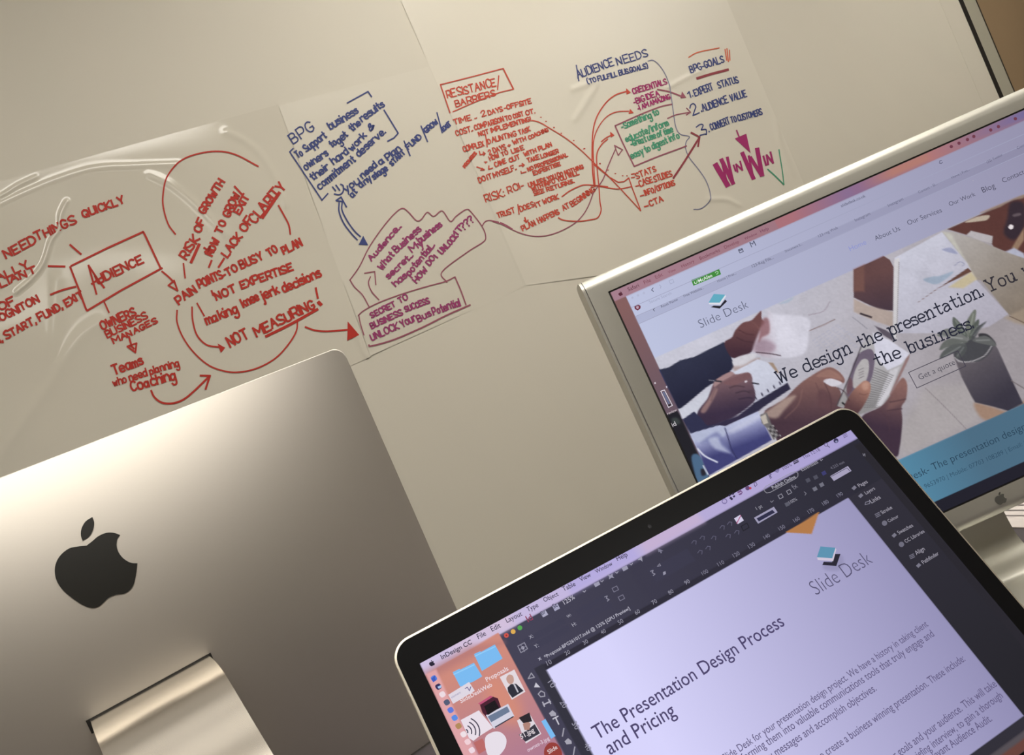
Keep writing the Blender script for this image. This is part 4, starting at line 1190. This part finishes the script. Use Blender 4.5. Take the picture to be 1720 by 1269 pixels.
# leg: plate behind the panel bending forward into the foot
mvd = lambda d: (MON.O[2] - DESK_Z + MON.N[2] * -d) / -MON.D[2]
LW = 0.049
f0 = 0.0062
prof = [(0.085, -0.100), (0.12, -0.104), (0.20, -0.107), (0.28, -0.1085), (0.318, -0.109), (0.332, -0.1085), (0.342, -0.107), (0.350, -0.103), (0.357, -0.096)]
prof += [(mvd(-0.085) - f0, -0.085), (mvd(-0.07) - f0, -0.07), (mvd(-0.04) - f0, -0.04), (mvd(0.0) - f0, 0.0), (mvd(0.04) - f0, 0.04)]
V, F = sweep(prof, MW / 2 - LW, MW / 2 + LW, -0.006, MON)
st = mesh_obj('stand', V, F, M['alu_display'], mon); fix_normals(st); smooth_angle(st)
v, f = box_vf(MW / 2 - 0.03, MW / 2 + 0.03, 0.09, 0.135, -0.104, -0.030)
v = np.array(v); mesh_obj('hinge', MON.pt(v[:, 0], v[:, 1], v[:, 2]), f, M['alu_display'], mon)

# paper lying behind the display
DP = Plane(DOWN * 0.37, 0, 0)


def desk_pt(x, y):
    ray = np.array([(x - CX) / F_PX, (y - CY) / F_PX, 1.0]); t_ = 0.369 / (DOWN @ ray)
    return world_of(ray * t_)


p0, p1 = desk_pt(1682, 886), desk_pt(1800, 888)
ex = (p1 - p0) / np.linalg.norm(p1 - p0); p0 = p0 - ex * 0.1; ey = np.array([-ex[1], ex[0], 0.0])
if ey @ (desk_pt(1690, 850) - p0) < 0: ey = -ey
pw, ph = 0.21, 0.297
V, F = [], []
for z_ in (DESK_Z, DESK_Z + 0.0012):
    for a, b in ((0, 0), (pw, 0), (pw, ph), (0, ph)):
        q_ = p0 + ex * a + ey * b; V.append((q_[0], q_[1], z_))
F = [(3, 2, 1, 0), (4, 5, 6, 7)] + [(i, (i + 1) % 4, 4 + (i + 1) % 4, 4 + i) for i in range(4)]
pr = thing('paper_sheet', 'white printed paper lying on the desk behind the display stand', 'paper', tuple(p0[:2]) + (DESK_Z,))
o = mesh_obj('sheet', V, F, M['paper'], pr); fix_normals(o)
parts = []
for i in range(22):
    b0 = 0.012 + i * 0.0125
    a1 = random.uniform(0.07, 0.19)
    q_ = [p0 + ex * a + ey * b for a, b in ((0.012, b0), (a1, b0), (a1, b0 + 0.0028), (0.012, b0 + 0.0028))]
    parts.append(([(x[0], x[1], DESK_Z + 0.0015) for x in q_], [(0, 1, 2, 3)]))
v, f = join(parts); mesh_obj('print', v, f, M['ink'], pr)

# ------------------------------------------------------------------ laptop in front
LW_, LH_ = 0.3314, 0.2071
LL, LR, LT, LB = -0.0128, LW_ + 0.0143, -0.0178, LH_ + 0.0225
lb = LAP.pt(LW_ / 2, LB, 0)
lap = thing('laptop', 'open laptop with black bezel showing a page layout document, in front', 'laptop', (lb[0], lb[1], DESK_Z))


def slab(pl, loops, closed_front=True):
    """stack of equal-length outlines (points, depth) from back to front"""
    V, F = [], []
    k = len(loops[0][0])
    for pts, d in loops: V += [(p[0], p[1], d) for p in pts]
    for j in range(len(loops) - 1):
        for i in range(k):
            a, b = j * k + i, j * k + (i + 1) % k
            F.append((a, b, b + k, a + k))
    F.append(tuple(range(k))); F.append(tuple((len(loops) - 1) * k + i for i in range(k)))
    V = np.array(V)
    return pl.pt(V[:, 0], V[:, 1], V[:, 2]), F


def rr(e, r): return rounded_rect(LL + e, LR - e, LT + e, LB - e, r, 10)


V, F = slab(LAP, [(rr(0.002, 0.011), -0.0072), (rr(0.0004, 0.0126), -0.0062), (rr(0, 0.013), -0.0045), (rr(0, 0.013), -0.0008), (rr(0.0004, 0.0126), -0.0002), (rr(0.0014, 0.0116), 0.0)])
o = mesh_obj('lid', V, F, M['alu_rim'], lap); fix_normals(o); smooth_angle(o, 40)
V, F = slab(LAP, [(rr(0.0016, 0.0114), -0.0004), (rr(0.0016, 0.0114), 0.00015)])
o = mesh_obj('bezel', V, F, M['blackglass'], lap); fix_normals(o)
o['label'] = 'black glass bezel around the screen'
a = np.linspace(0, 2 * math.pi, 15)[:-1]
cc = LAP.uv([(1091, 885)])[0]
V = np.array([(cc[0] + 0.0013 * math.cos(t2), cc[1] + 0.0013 * math.sin(t2), 0.0003) for t2 in a])
mesh_obj('webcam', LAP.pt(V[:, 0], V[:, 1], V[:, 2]), [tuple(range(14))], mat('webcam_lens', (46, 46, 50), 0.2), lap)

LAPV = LAP
pic = Picture(Plane(LAP.Oc - LAP.Nc * 0.0003, -0.29645539, -0.50319684), 0.0, LW_, 0.0, LH_, 470, 294)
PL = pic.pl


def lband(v0, v1, u0=0.0, u1=LW_): return [tuple(p) for p in PL.px(np.array([u0, u1, u1, u0]), np.array([v0, v0, v1, v1]))]


pic.poly([(500, 600), (1900, 500), (2200, 1500), (500, 1700)], grad((66, 64, 84), (42, 41, 52), (900, 1060), (1500, 820)))
pic.poly(lband(-.01, 0.0445, .14, .36), grad((58, 56, 74), (42, 41, 53), (1080, 930), (1440, 800)), 6)
# menu bar
mbv = 0.0072
pic.poly(lband(-.01, mbv), grad((206, 192, 226), (168, 158, 208), (740, 1110), (1420, 740)), 0.7)
pic.poly(lband(-.01, mbv, 0.10, 0.15), (178, 168, 222), 8, 0.8); pic.poly(lband(-.01, mbv, 0.155, 0.2), (198, 176, 208), 8, 0.8); pic.poly(lband(-.01, mbv, 0.02, 0.06), (212, 192, 218), 8, 0.8)
# desktop
wl = [(837, 1063), (948, 1269), (980, 1330)]
desk_poly = [tuple(PL.px(0.0, mbv)), (837, 1063.5), (948, 1269), (990, 1345), (820, 1345), (778, 1269)]
pic.poly(desk_poly, grad((206, 138, 124), (172, 122, 146), (800, 1120), (880, 1290)), 0.8)
pic.poly(zz('V', "90,330 600,40 980,0 700,120 300,330 130,420"), (176, 118, 118), 10, 0.7)
pic.blob(zz('V', "820,420 960,420 1180,720 1160,900 980,900 800,700"), (214, 140, 118), 16, 0.8)
pic.poly(zz('N', "258,800 318,772 420,1000 560,1269 600,1340 500,1340"), (226, 168, 172), 2.5, 0.9)
# page
pu0, pu1, pvt, pvb = 0.0636, 0.2956, 0.0384, 0.1932
pic.poly(lband(pvt - 0.0036, pvt, pu0 - .006, pu1 + .006), (44, 42, 56), 0.8)
pic.poly(lband(pvt - 0.004, pvb, pu0 - .0058, pu0), (50, 49, 62), 0.8)
pic.poly(lband(pvt, pvb, pu0, pu1), grad((216, 213, 252), (143, 139, 178), (1040, 1130), (1518, 839)), 0.7)
pic.poly(lband(pvt, pvb, pu1, LW_), grad((48, 46, 58), (36, 35, 42), (1440, 850), (1690, 1150)), 0.7)
pic.poly(lband(0.0445 - .034, pvb, LW_ - 0.006, LW_), (40, 38, 46), 0.7)
pic.poly(lband(pvb, LH_), (48, 46, 56), 0.8)
pic.poly(lband(pvb + 0.006, LH_, 0.2, LW_), (84, 78, 84), 2); pic.poly(lband(pvb + 0.009, LH_, 0.24, LW_), (104, 66, 60), 2)
pic.poly(zz('Z', "1319,895 1376,860.5 1363.5,897.5"), (178, 122, 74), 0.6)
# darker control strip fields
for a, b, c, d in ((0.060, 0.088, 0.0165, 0.0205), (0.060, 0.088, 0.0215, 0.0255), (0.097, 0.118, 0.0165, 0.0205), (0.097, 0.118, 0.0215, 0.0255), (0.15, 0.18, 0.0165, 0.0255)):
    pic.poly(lband(c, d, a, b), (60, 59, 80), 1, 0.5)


def LT_(k_, t_, x0, y0, x1, y1, c_, thin=0.0, k=1.0):
    p_ = zz(k_, [(x0, y0), (x1, y1)]); pic.text(t_, p_[0], p_[1], c_, thin, k)


MBK = (52, 48, 72)
LT_('N', "InDesign CC", 353, 717, 528, 625, (46, 42, 62), 0.012)
for t_, a in (("File", (563, 600, 609, 577)), ("Edit", (642, 556, 694, 530)), ("Layout", (728, 506, 818, 462)), ("Type", (848, 442, 911, 412)), ("Object", (944, 386, 1027, 347)),
              ("Table", (1055, 324, 1126, 290)), ("View", (1154, 268, 1215, 236))):
    LT_('N', t_, *a, MBK, 0.006, 1.1)
LT_('P', "Window", 594, 508, 730, 437, MBK, 0.006, 1.1); LT_('P', "Help", 768, 405, 853, 364, MBK, 0.006, 1.1)
LT_('P', "125%", 335, 764, 420, 712, (196, 192, 208)); LT_('P', "X:", 50, 1047, 82, 1030, (176, 174, 190)); LT_('P', "Y:", 95, 1124, 125, 1107, (176, 174, 190))
LT_('P', "W:", 358, 874, 392, 855, (176, 174, 190)); LT_('P', "H:", 404, 946, 434, 928, (176, 174, 190))
LT_('P', "*Proposal-BPG261017.indd @ 125% [GPU Preview]", 175, 1207, 870, 802, (196, 194, 210), 0.004); LT_('P', "x", 125, 1224, 146, 1210, (190, 188, 205), 0.01)
RUL = (150, 148, 166)
for t_, a in (("10", (195, 1264, 232, 1245)), ("20", (345, 1182, 382, 1161)), ("30", (494, 1095, 530, 1074)), ("40", (639, 1008, 675, 988)), ("50", (782, 928, 819, 906)), ("60", (920, 848, 956, 827)),
              ("70", (1059, 765, 1095, 744)), ("80", (1194, 684, 1230, 663)), ("90", (1328, 602, 1364, 581))): LT_('P', t_, *a, RUL)
for t_, a in (("100", (700, 912, 731, 895)), ("110", (785, 864, 816, 847)), ("120", (867, 817, 899, 800)), ("130", (949, 770, 981, 752)), ("140", (1031, 720, 1060, 704)), ("150", (1111, 674, 1141, 657)),
              ("160", (1190, 630, 1219, 613)), ("170", (1267, 584, 1296, 567)), ("180", (1344, 540, 1373, 523)), ("190", (1421, 497, 1449, 481))): LT_('O', t_, *a, (126, 124, 144))
LT_('O', "Publish Online", 1074, 453, 1196, 391, (186, 184, 198), 0.004); LT_('O', "Essentials", 1229, 357, 1316, 312, (158, 155, 168), 0.004)
LT_('O', "Thu 12:18", 1237, 292, 1327, 246, (88, 80, 118)); LT_('O', "100%", 1131, 350, 1176, 326, (84, 78, 112)); LT_('O', "1 pt", 988, 563, 1019, 548, (160, 158, 172))
LT_('O', "100%", 1165, 532, 1204, 510, (150, 148, 162)); LT_('O', "4.233 mm", 1385, 347, 1456, 312, (116, 114, 130))
for t_, a in (("Pages", (644, 402, 686, 379)), ("Layers", (677, 437, 722, 411)), ("Links", (704, 480, 749, 455)), ("Stroke", (755, 532, 805, 504)), ("Colour", (787, 572, 836, 546)),
              ("Swatches", (836, 630, 906, 591)), ("CC Libraries", (870, 672, 961, 619)), ("Align", (921, 730, 963, 705)), ("Pathfinder", (954, 774, 1031, 727))):
    LT_('Q', t_, *a, (162, 158, 172), 0.004)
LT_('Q', "Slide Desk", 437, 926, 712, 766, (84, 80, 110), -0.016, 1.2)
HD = (76, 68, 108)
LT_('R', "The Presentation Design Process", 98, 643, 812, 205, HD, 0.004, 1.1); LT_('R', "and Pricing", 147, 700, 400, 546, HD, 0.004, 1.1)
BD = (98, 91, 128)
LT_('R', "Slide Desk for your presentation design project. We have a history in taking client", 585, 725, 1357, 208, BD, 0.003, 1.22)
LT_('R', "transforming them into valuable communications tools that truly engage and", 600, 763, 1380, 246, BD, 0.003, 1.22)
LT_('R', "key messages and accomplish objectives.", 735, 735, 1161, 453, BD, 0.003, 1.22)
LT_('R', "to create a business winning presentation. These include:", 943, 723, 1498, 340, BD, 0.003, 1.22)
LT_('R', "your goals and your audience. This will take", 1195, 743, 1618, 436, BD, 0.003, 1.22)
LT_('R', "briefing interview, to gain a thorough", 1300, 729, 1641, 480, BD, 0.003, 1.22)
LT_('R', "relevant Audience Audit.", 1362, 731, 1600, 568, BD, 0.003, 1.22)
# teal and black logo on the page
pic.blob(zz('O', "1400,810 1440,805 1450,850 1420,885 1350,880 1345,850"), (140, 136, 172), 4, 0.6)
pic.shape(zz('O', "1398,797 1433,797 1411,861 1336,856 1344,838 1388,841"), (40, 38, 52), 0.00012)
pic.shape(zz('O', "1308,815 1389,820 1405,765 1411,772 1394,836 1312,829"), (206, 196, 216), 0.00016)
pic.shape(zz('O', "1326,757 1406,764 1389,820 1307,815"), (92, 146, 176), 0.0002)
# small marks of the interface
IC = (168, 166, 182)


def disc(k_, x, y, r, c_):
    p_ = zz(k_, [(x, y)])[0]; r = r / ZOOM[k_][2]
    pic.shape([(p_[0] + r * math.cos(t2), p_[1] + r * math.sin(t2)) for t2 in np.linspace(0, 2 * math.pi, 15)[:-1]], c_)


disc('N', 724, 578, 14, (206, 84, 76)); disc('N', 763, 556, 14, (222, 172, 84)); disc('N', 802, 534, 14, (84, 166, 82)); disc('N', 724, 578, 5, (120, 30, 36))
pic.shape(zz('N', "920,448 950,432 966,458 936,474"), (172, 170, 196)); pic.shape(zz('N', "988,408 1020,394 1034,422 1004,438"), (166, 164, 192))
LT_('N', "Br", 930, 462, 954, 448, (70, 70, 96), 0.01); LT_('N', "St", 998, 424, 1022, 410, (70, 70, 96), 0.01); LT_('N', "Id", 850, 502, 880, 485, (142, 64, 92), 0.01)
pic.rib(zz('N', "790,640 828,620 846,655 808,678"), 1.6, (140, 138, 156), closed=True); disc('N', 819, 650, 9, (190, 188, 204)); pic.rib(zz('N', "800,660 838,640"), 1.2, (130, 128, 148)); pic.rib(zz('N', "806,632 830,672"), 1.2, (130, 128, 148))
disc('O', 815, 516, 15, (120, 108, 160)); disc('O', 815, 516, 11, (190, 178, 222))
for dx, dy in ((842, 484), (860, 476), (848, 498), (866, 490), (854, 504)): pic.shape(zz('O', [(dx - 8, dy + 2), (dx, dy - 7), (dx + 8, dy - 1), (dx, dy + 7)]), (52, 46, 74))
pic.shape(zz('O', "882,466 902,455 912,468 906,480 894,484"), (118, 88, 138)); pic.rib(zz('O', "888,476 904,468"), 1.4, (188, 170, 208)); disc('O', 938, 446, 12, (98, 70, 112)); disc('O', 952, 446, 7, (190, 66, 84))
pic.rib(zz('O', "975,432 972,418 982,414 988,428 978,438"), 1.0, (92, 84, 124), closed=True)
pic.rib(zz('O', "1048,375 1066,388 1060,396 1056,370 1064,372 1054,388"), 0.9, (92, 84, 124))
for r_ in (5, 11, 17): pic.rib([(x, y) for x, y in zz('O', [(1100 + r_ * math.cos(t2), 364 + r_ * math.sin(t2)) for t2 in np.linspace(-2.8, -1.2, 7)])], 1.3, (100, 92, 134))
pic.shape(zz('O', "1180,305 1206,292 1212,306 1186,320"), (64, 58, 84)); pic.rib(zz('O', "1184,310 1206,300"), 0.9, (168, 158, 200))
pic.rib([(x, y) for x, y in zz('O', [(1356 + 9 * math.cos(t2), 214 + 9 * math.sin(t2)) for t2 in np.linspace(0, 6.2, 12)])], 1.0, (92, 84, 120)); pic.rib(zz('O', "1362,220 1375,228"), 1.3, (92, 84, 120))
disc('O', 1409, 193, 13, (52, 48, 84)); disc('O', 1411, 197, 6, (158, 158, 200)); [pic.rib(zz('O', [(1446 + i * 3, 164 + i * 7), (1464 + i * 3, 154 + i * 7)]), 1.0, (104, 94, 140)) for i in range(3)]
pic.rib(zz('O', "1040,472 1028,462 1026,448 1036,436 1175,362 1192,358 1206,366 1206,382 1196,394 1060,468"), 1.0, (150, 148, 160), closed=True)
pic.shape(zz('O', "866,608 898,588 918,618 886,638"), (206, 200, 226)); pic.rib(zz('O', "880,634 902,592"), 1.4, (168, 70, 120))
pic.shape(zz('O', "972,604 1078,545 1098,575 994,636"), (158, 154, 182)); pic.shape(zz('O', "986,608 1070,562 1084,576 998,624"), (44, 44, 72), 0.0002)
pic.shape(zz('O', "1378,382 1472,328 1492,354 1398,408"), (166, 160, 188)); pic.rib(zz('O', "1384,384 1468,338 1484,356"), 0.9, (70, 68, 90))
pic.rib(zz('O', "904,650 934,632 946,655 916,674"), 1.4, (34, 33, 42), closed=True)
for x_, y_ in ((1100, 486), (1145, 462)): pic.rib(zz('O', [(x_, y_), (x_ + 18, y_ - 9), (x_ + 28, y_ + 8), (x_ + 10, y_ + 18)]), 1.2, (140, 138, 152), closed=True)
LT_('O', "fx", 1186, 455, 1208, 440, (120, 118, 132)); pic.rib(zz('O', "1240,466 1250,474 1244,484"), 1.0, (130, 128, 142)); pic.rib(zz('O', "1325,294 1330,300 1338,292"), 1.0, (150, 148, 162)); pic.rib(zz('O', "1060,515 1066,522 1076,512"), 1.0, (130, 128, 142))
for x_, y_, c_ in ((1245, 400, 78), (1286, 384, 78), (1330, 362, 60), (1282, 446, 112), (1318, 424, 112), (1134, 528, 90)): pic.shape(zz('O', [(x_, y_), (x_ + 20, y_ - 10), (x_ + 30, y_ + 8), (x_ + 10, y_ + 18)]), (c_, c_, c_ + 14 if c_ != 60 else 110))
pic.rib(zz('O', "1552,262 1556,274 1562,262 1564,276"), 1.2, (120, 118, 130))
for x_, y_ in ((640, 740), (684, 716), (745, 716), (790, 660), (830, 640), (672, 792), (715, 770), (822, 706), (868, 686)): pic.rib(zz('O', [(x_, y_), (x_ + 10, y_ - 14), (x_ + 24, y_ - 12), (x_ + 22, y_ + 6)]), 1.2, (92, 90, 112))
pic.shape(zz('P', "1095,300 1142,322 1126,326 1132,340 1120,342 1116,328 1104,334"), (120, 118, 140)); pic.shape(zz('P', "930,398 966,364 972,412 956,396"), (158, 156, 174))
for x_, y_ in ((570, 600), (800, 470)): pic.shape(zz('P', [(x_, y_ - 8), (x_ + 42, y_ - 28), (x_ + 56, y_ - 2), (x_ + 16, y_ + 20)]), (156, 154, 176))
pic.shape(zz('P', "682,516 708,522 726,506 728,530 742,544 716,542 698,556 698,534"), (150, 148, 170))
for x_, y_ in ((496, 655), (640, 570), (762, 500), (880, 432)): pic.rib(zz('P', [(x_ - 12, y_ - 2), (x_, y_ + 6), (x_ + 10, y_ - 8)]), 1.2, (160, 158, 176))
for x_, y_ in ((672, 708), (1048, 498)): pic.rib(zz('P', [(x_ - 10, y_ - 8), (x_ + 10, y_ - 16), (x_ + 4, y_ + 4), (x_ + 26, y_ + 14), (x_ + 12, y_ + 26)]), 1.6, (136, 134, 152))
for x_, y_ in ((722, 630), (772, 702)): pic.rib(zz('P', [(x_, y_), (x_ + 38, y_ - 20), (x_ + 54, y_ + 10), (x_ + 16, y_ + 30)]), 1.2, (120, 118, 138), closed=True)
pic.shape(zz('P', "1140,496 1160,488 1164,512 1142,522"), (150, 148, 168)); pic.rib(zz('P', "1094,450 1112,428 1120,444"), 1.3, (130, 128, 146), closed=True)
# panel icons on the right
for x_, y_, kind in ((618, 404, 0), (650, 442, 1), (684, 478, 2), (732, 537, 3), (766, 575, 4), (812, 634, 0), (848, 678, 4), (898, 738, 3), (930, 780, 1)):
    if kind in (0, 1): pic.shape(zz('Q', [(x_ - 12, y_ + 2), (x_ + 2, y_ - 12), (x_ + 14, y_ - 2), (x_, y_ + 12)]), (120, 118, 134))
    elif kind == 2: pic.rib(zz('Q', [(x_ - 12, y_ + 8), (x_ - 10, y_ - 4), (x_ + 10, y_ - 10), (x_ + 10, y_ + 2)]), 1.3, (120, 118, 134), closed=True)
    elif kind == 3:
        for i in range(3): pic.rib(zz('Q', [(x_ - 12 + i * 3, y_ - 4 + i * 7), (x_ + 8 + i * 3, y_ - 14 + i * 7)]), 1.4, (116, 114, 130))
    else: disc('Q', x_, y_, 13, (110, 108, 124))
# tool column
for x_, y_, kind in ((870, 818, 0), (902, 868, 1), (928, 915, 2), (958, 968, 3), (992, 1028, 4), (1020, 1080, 5), (1052, 1138, 6), (1082, 1190, 4), (1115, 1245, 6)):
    if kind == 0: pic.rib(zz('N', [(x_ - 20, y_ + 10), (x_ - 2, y_ - 22), (x_ + 16, y_ + 2)]), 1.8, (150, 148, 162), closed=True)
    elif kind == 1: pic.shape(zz('N', [(x_ - 18, y_ + 10), (x_ - 8, y_ - 18), (x_ + 18, y_ + 10)]), (200, 198, 210))
    elif kind == 2: pic.rib(zz('N', [(x_ - 20, y_ + 2), (x_ - 4, y_ - 16), (x_ + 16, y_ - 6), (x_ + 18, y_ + 14), (x_ - 6, y_ + 18)]), 1.8, (160, 158, 172), closed=True)
    elif kind == 3: pic.rib(zz('N', [(x_ - 20, y_ + 10), (x_ + 20, y_ - 8)]), 2.4, (176, 174, 188)); pic.rib(zz('N', [(x_ - 24, y_ - 4), (x_ - 14, y_ + 20)]), 2.2, (176, 174, 188)); pic.rib(zz('N', [(x_ + 10, y_ - 20), (x_ + 22, y_ + 4)]), 2.2, (176, 174, 188))
    elif kind == 4: pic.shape(zz('N', [(x_ - 22, y_), (x_ - 2, y_ - 18), (x_ + 18, y_ - 2), (x_ + 20, y_ + 14), (x_ - 10, y_ + 18)]), (166, 164, 178))
    elif kind == 5: LT_('N', "T", x_ - 10, y_ + 22, x_ + 24, y_ + 4, (198, 196, 208), 0.01)
    else: pic.rib(zz('N', [(x_ - 4, y_ + 22), (x_ + 4, y_ - 22)]), 2.2, (158, 156, 170))
for t_, a in (("10", (962, 850, 985, 885)), ("20", (1030, 965, 1054, 1002)), ("30", (1100, 1088, 1124, 1126)), ("40", (1170, 1212, 1194, 1250))): LT_('N', t_, *a, RUL)
# desktop icons
FOLD = (122, 186, 240)
pic.shape(zz('V', "645,130 718,98 722,108 880,22 968,180 735,322"), FOLD); pic.shape(zz('V', "650,150 885,40 890,50 655,162"), (146, 204, 248), 0.0002)
pic.shape(zz('V', "405,335 482,296 490,306 645,228 738,382 640,440 490,500"), FOLD); pic.shape(zz('V', "412,356 648,244 654,256 418,368"), (146, 204, 248), 0.0002)
pic.shape(zz('V', "355,590 590,445 655,545 410,692"), (222, 214, 226), 0.0002)
LT_('V', "element", 395, 632, 500, 570, (150, 146, 180), 0.0); pic.rib(zz('V', "545,520 570,505 595,545 610,500"), 1.4, (120, 110, 150), lift=0.0003)
LT_('V', "Proposals", 792, 445, 1038, 310, (236, 220, 226), 0.01); LT_('V', "SlideDeskWeb", 500, 685, 855, 492, (236, 220, 226), 0.01)
pic.shape(zz('V', "935,390 1100,305 1225,555 1072,645"), (226, 216, 222), 0.00014)
pic.shape(zz('V', "1022,510 1060,470 1120,465 1205,545 1078,625 1030,560"), (46, 46, 58), 0.0002)
pic.shape(catmull(zz('V', "1010,400 1040,362 1082,375 1095,425 1080,462 1045,468 1018,440"), 4, True), (196, 156, 144), 0.00024)
pic.shape(zz('V', "1085,465 1110,475 1150,560 1135,565"), (196, 194, 204), 0.00026)
pic.shape(zz('V', "705,680 830,600 915,630 960,760 800,860 740,790"), (74, 30, 48), 0.00014); pic.shape(zz('V', "760,720 880,650 930,740 800,820"), (26, 20, 26), 0.0002)
pic.shape(zz('V', "690,690 830,600 860,612 720,700"), (190, 84, 120), 0.0002)
pic.shape(zz('V', "780,820 1030,692 1100,830 870,975"), (212, 210, 226), 0.00018); pic.shape(zz('V', "800,835 1020,720 1050,780 840,900"), (108, 122, 148), 0.00022); pic.shape(zz('V', "880,950 1090,828 1094,840 884,964"), (54, 54, 70), 0.00024)
pic.shape(zz('V', "495,875 700,765 860,960 700,1060 640,1110 590,1080"), (232, 222, 232), 0.00014)
for i in range(4):
    r_ = 30 + i * 45
    pic.rib(zz('V', [(545 + r_ * math.cos(t2), 1010 + r_ * math.sin(t2)) for t2 in np.linspace(-1.15, 0.25, 8)]), 2.0, (62, 58, 78), lift=0.0002)
pic.shape(catmull(zz('V', "770,1080 860,1010 950,1015 1010,1090 990,1200 900,1290 800,1269"), 4, True), (230, 222, 232), 0.00014)
pic.shape(zz('V', "1130,880 1270,800 1405,1030 1230,1140"), (222, 214, 222), 0.00013); pic.shape(zz('V', "1150,1040 1230,1000 1330,920 1390,1025 1225,1120"), (58, 56, 68), 0.0002); pic.shape(zz('V', "1195,920 1240,880 1285,915 1270,985 1215,990"), (176, 132, 120), 0.00024); pic.shape(zz('V', "1150,850 1270,790 1300,890 1200,910"), (44, 38, 44), 0.00026)
LT_('V', "51.jpg", 1180, 1090, 1330, 1005, (236, 226, 232), 0.008); LT_('V', "ownes-3.jpg", 1255, 1235, 1500, 1095, (226, 206, 222), 0.006)
pic.shape(zz('V', "1405,890 1450,862 1565,1055 1515,1085"), FOLD); pic.shape(catmull(zz('V', "1440,1200 1500,1130 1590,1150 1640,1269 1560,1320 1450,1300"), 4, True), (150, 62, 58), 0.00014)
LT_('V', "Slide", 1490, 1260, 1590, 1195, (230, 214, 216), 0.008)
pic.shape(zz('V', "640,1130 740,1080 800,1200 700,1260"), (186, 106, 104), 0.00013)
# dock icons
for x_, y_, c_ in ((195, 405, (92, 128, 216)), (245, 498, (50, 48, 92)), (290, 585, (236, 218, 226)), (340, 675, (84, 92, 118)), (382, 762, (96, 122, 218)), (428, 850, (92, 140, 226)), (472, 942, (178, 138, 92)), (528, 1035, (238, 224, 230)), (575, 1120, (240, 208, 214)), (622, 1215, (238, 216, 226))):
    pic.shape(catmull(zz('V', [(x_ - 38, y_ - 8), (x_ + 8, y_ - 36), (x_ + 36, y_ + 8), (x_ - 8, y_ + 36)]), 4, True), c_)
pic.shape(zz('V', "165,410 205,370 215,430 185,450"), (60, 92, 190), 0.0002); pic.shape(zz('V', "232,500 275,480 280,505 250,522"), (170, 196, 236), 0.0002)
tiny_apple(zz('V', "175,238")[0], 10.5, (40, 36, 54))
pic.build('screen', screen_mat('laptop_picture'), lap)

# base with keyboard and trackpad
hx = LAP.pt(0, LB + 0.001, -0.004)
fw = -np.array([LAP.N[0], LAP.N[1], 0.0]); fw /= np.linalg.norm(fw)
BT = 0.0155


def bpt(u, e, z): return hx + LAP.X * u + fw * e - np.array([0, 0, hx[2]]) + np.array([0, 0, DESK_Z + z])


def base_poly(u0, u1, e0, e1, r, z0, z1, name, m_, parent):
    q_ = rounded_rect(u0, u1, e0, e1, r, 6); k_ = len(q_)
    V = [bpt(a, b, z0) for a, b in q_] + [bpt(a, b, z1) for a, b in q_]
    F = [tuple(range(k_)), tuple(range(k_, 2 * k_))] + [(i, (i + 1) % k_, k_ + (i + 1) % k_, k_ + i) for i in range(k_)]
    o_ = mesh_obj(name, V, F, m_, parent); fix_normals(o_); return o_


base_poly(LL, LR, 0.002, 0.247, 0.013, 0.0, BT, 'base', M['alu_stand'], lap)
base_poly(LL + .03, LR - .03, -0.006, 0.006, 0.002, BT * 0.4, BT + 0.006, 'hinge', M['blackplastic'], lap)
parts = []
for r_ in range(6):
    for c_ in range(14):
        u0 = 0.028 + c_ * 0.0198; e0 = 0.022 + r_ * 0.0188
        V = [bpt(a, b, z_) for z_ in (BT - .001, BT + 0.0011) for a, b in ((u0, e0), (u0 + .0165, e0), (u0 + .0165, e0 + .0158), (u0, e0 + .0158))]
        parts.append((V, [(3, 2, 1, 0), (4, 5, 6, 7)] + [(i, (i + 1) % 4, 4 + (i + 1) % 4, 4 + i) for i in range(4)]))
v, f = join(parts); o = mesh_obj('keyboard', v, f, M['key'], lap); fix_normals(o)
base_poly(LW_ / 2 - 0.052, LW_ / 2 + 0.052, 0.147, 0.232, 0.003, BT - .002, BT + 0.0003, 'trackpad', M['alu'], lap)
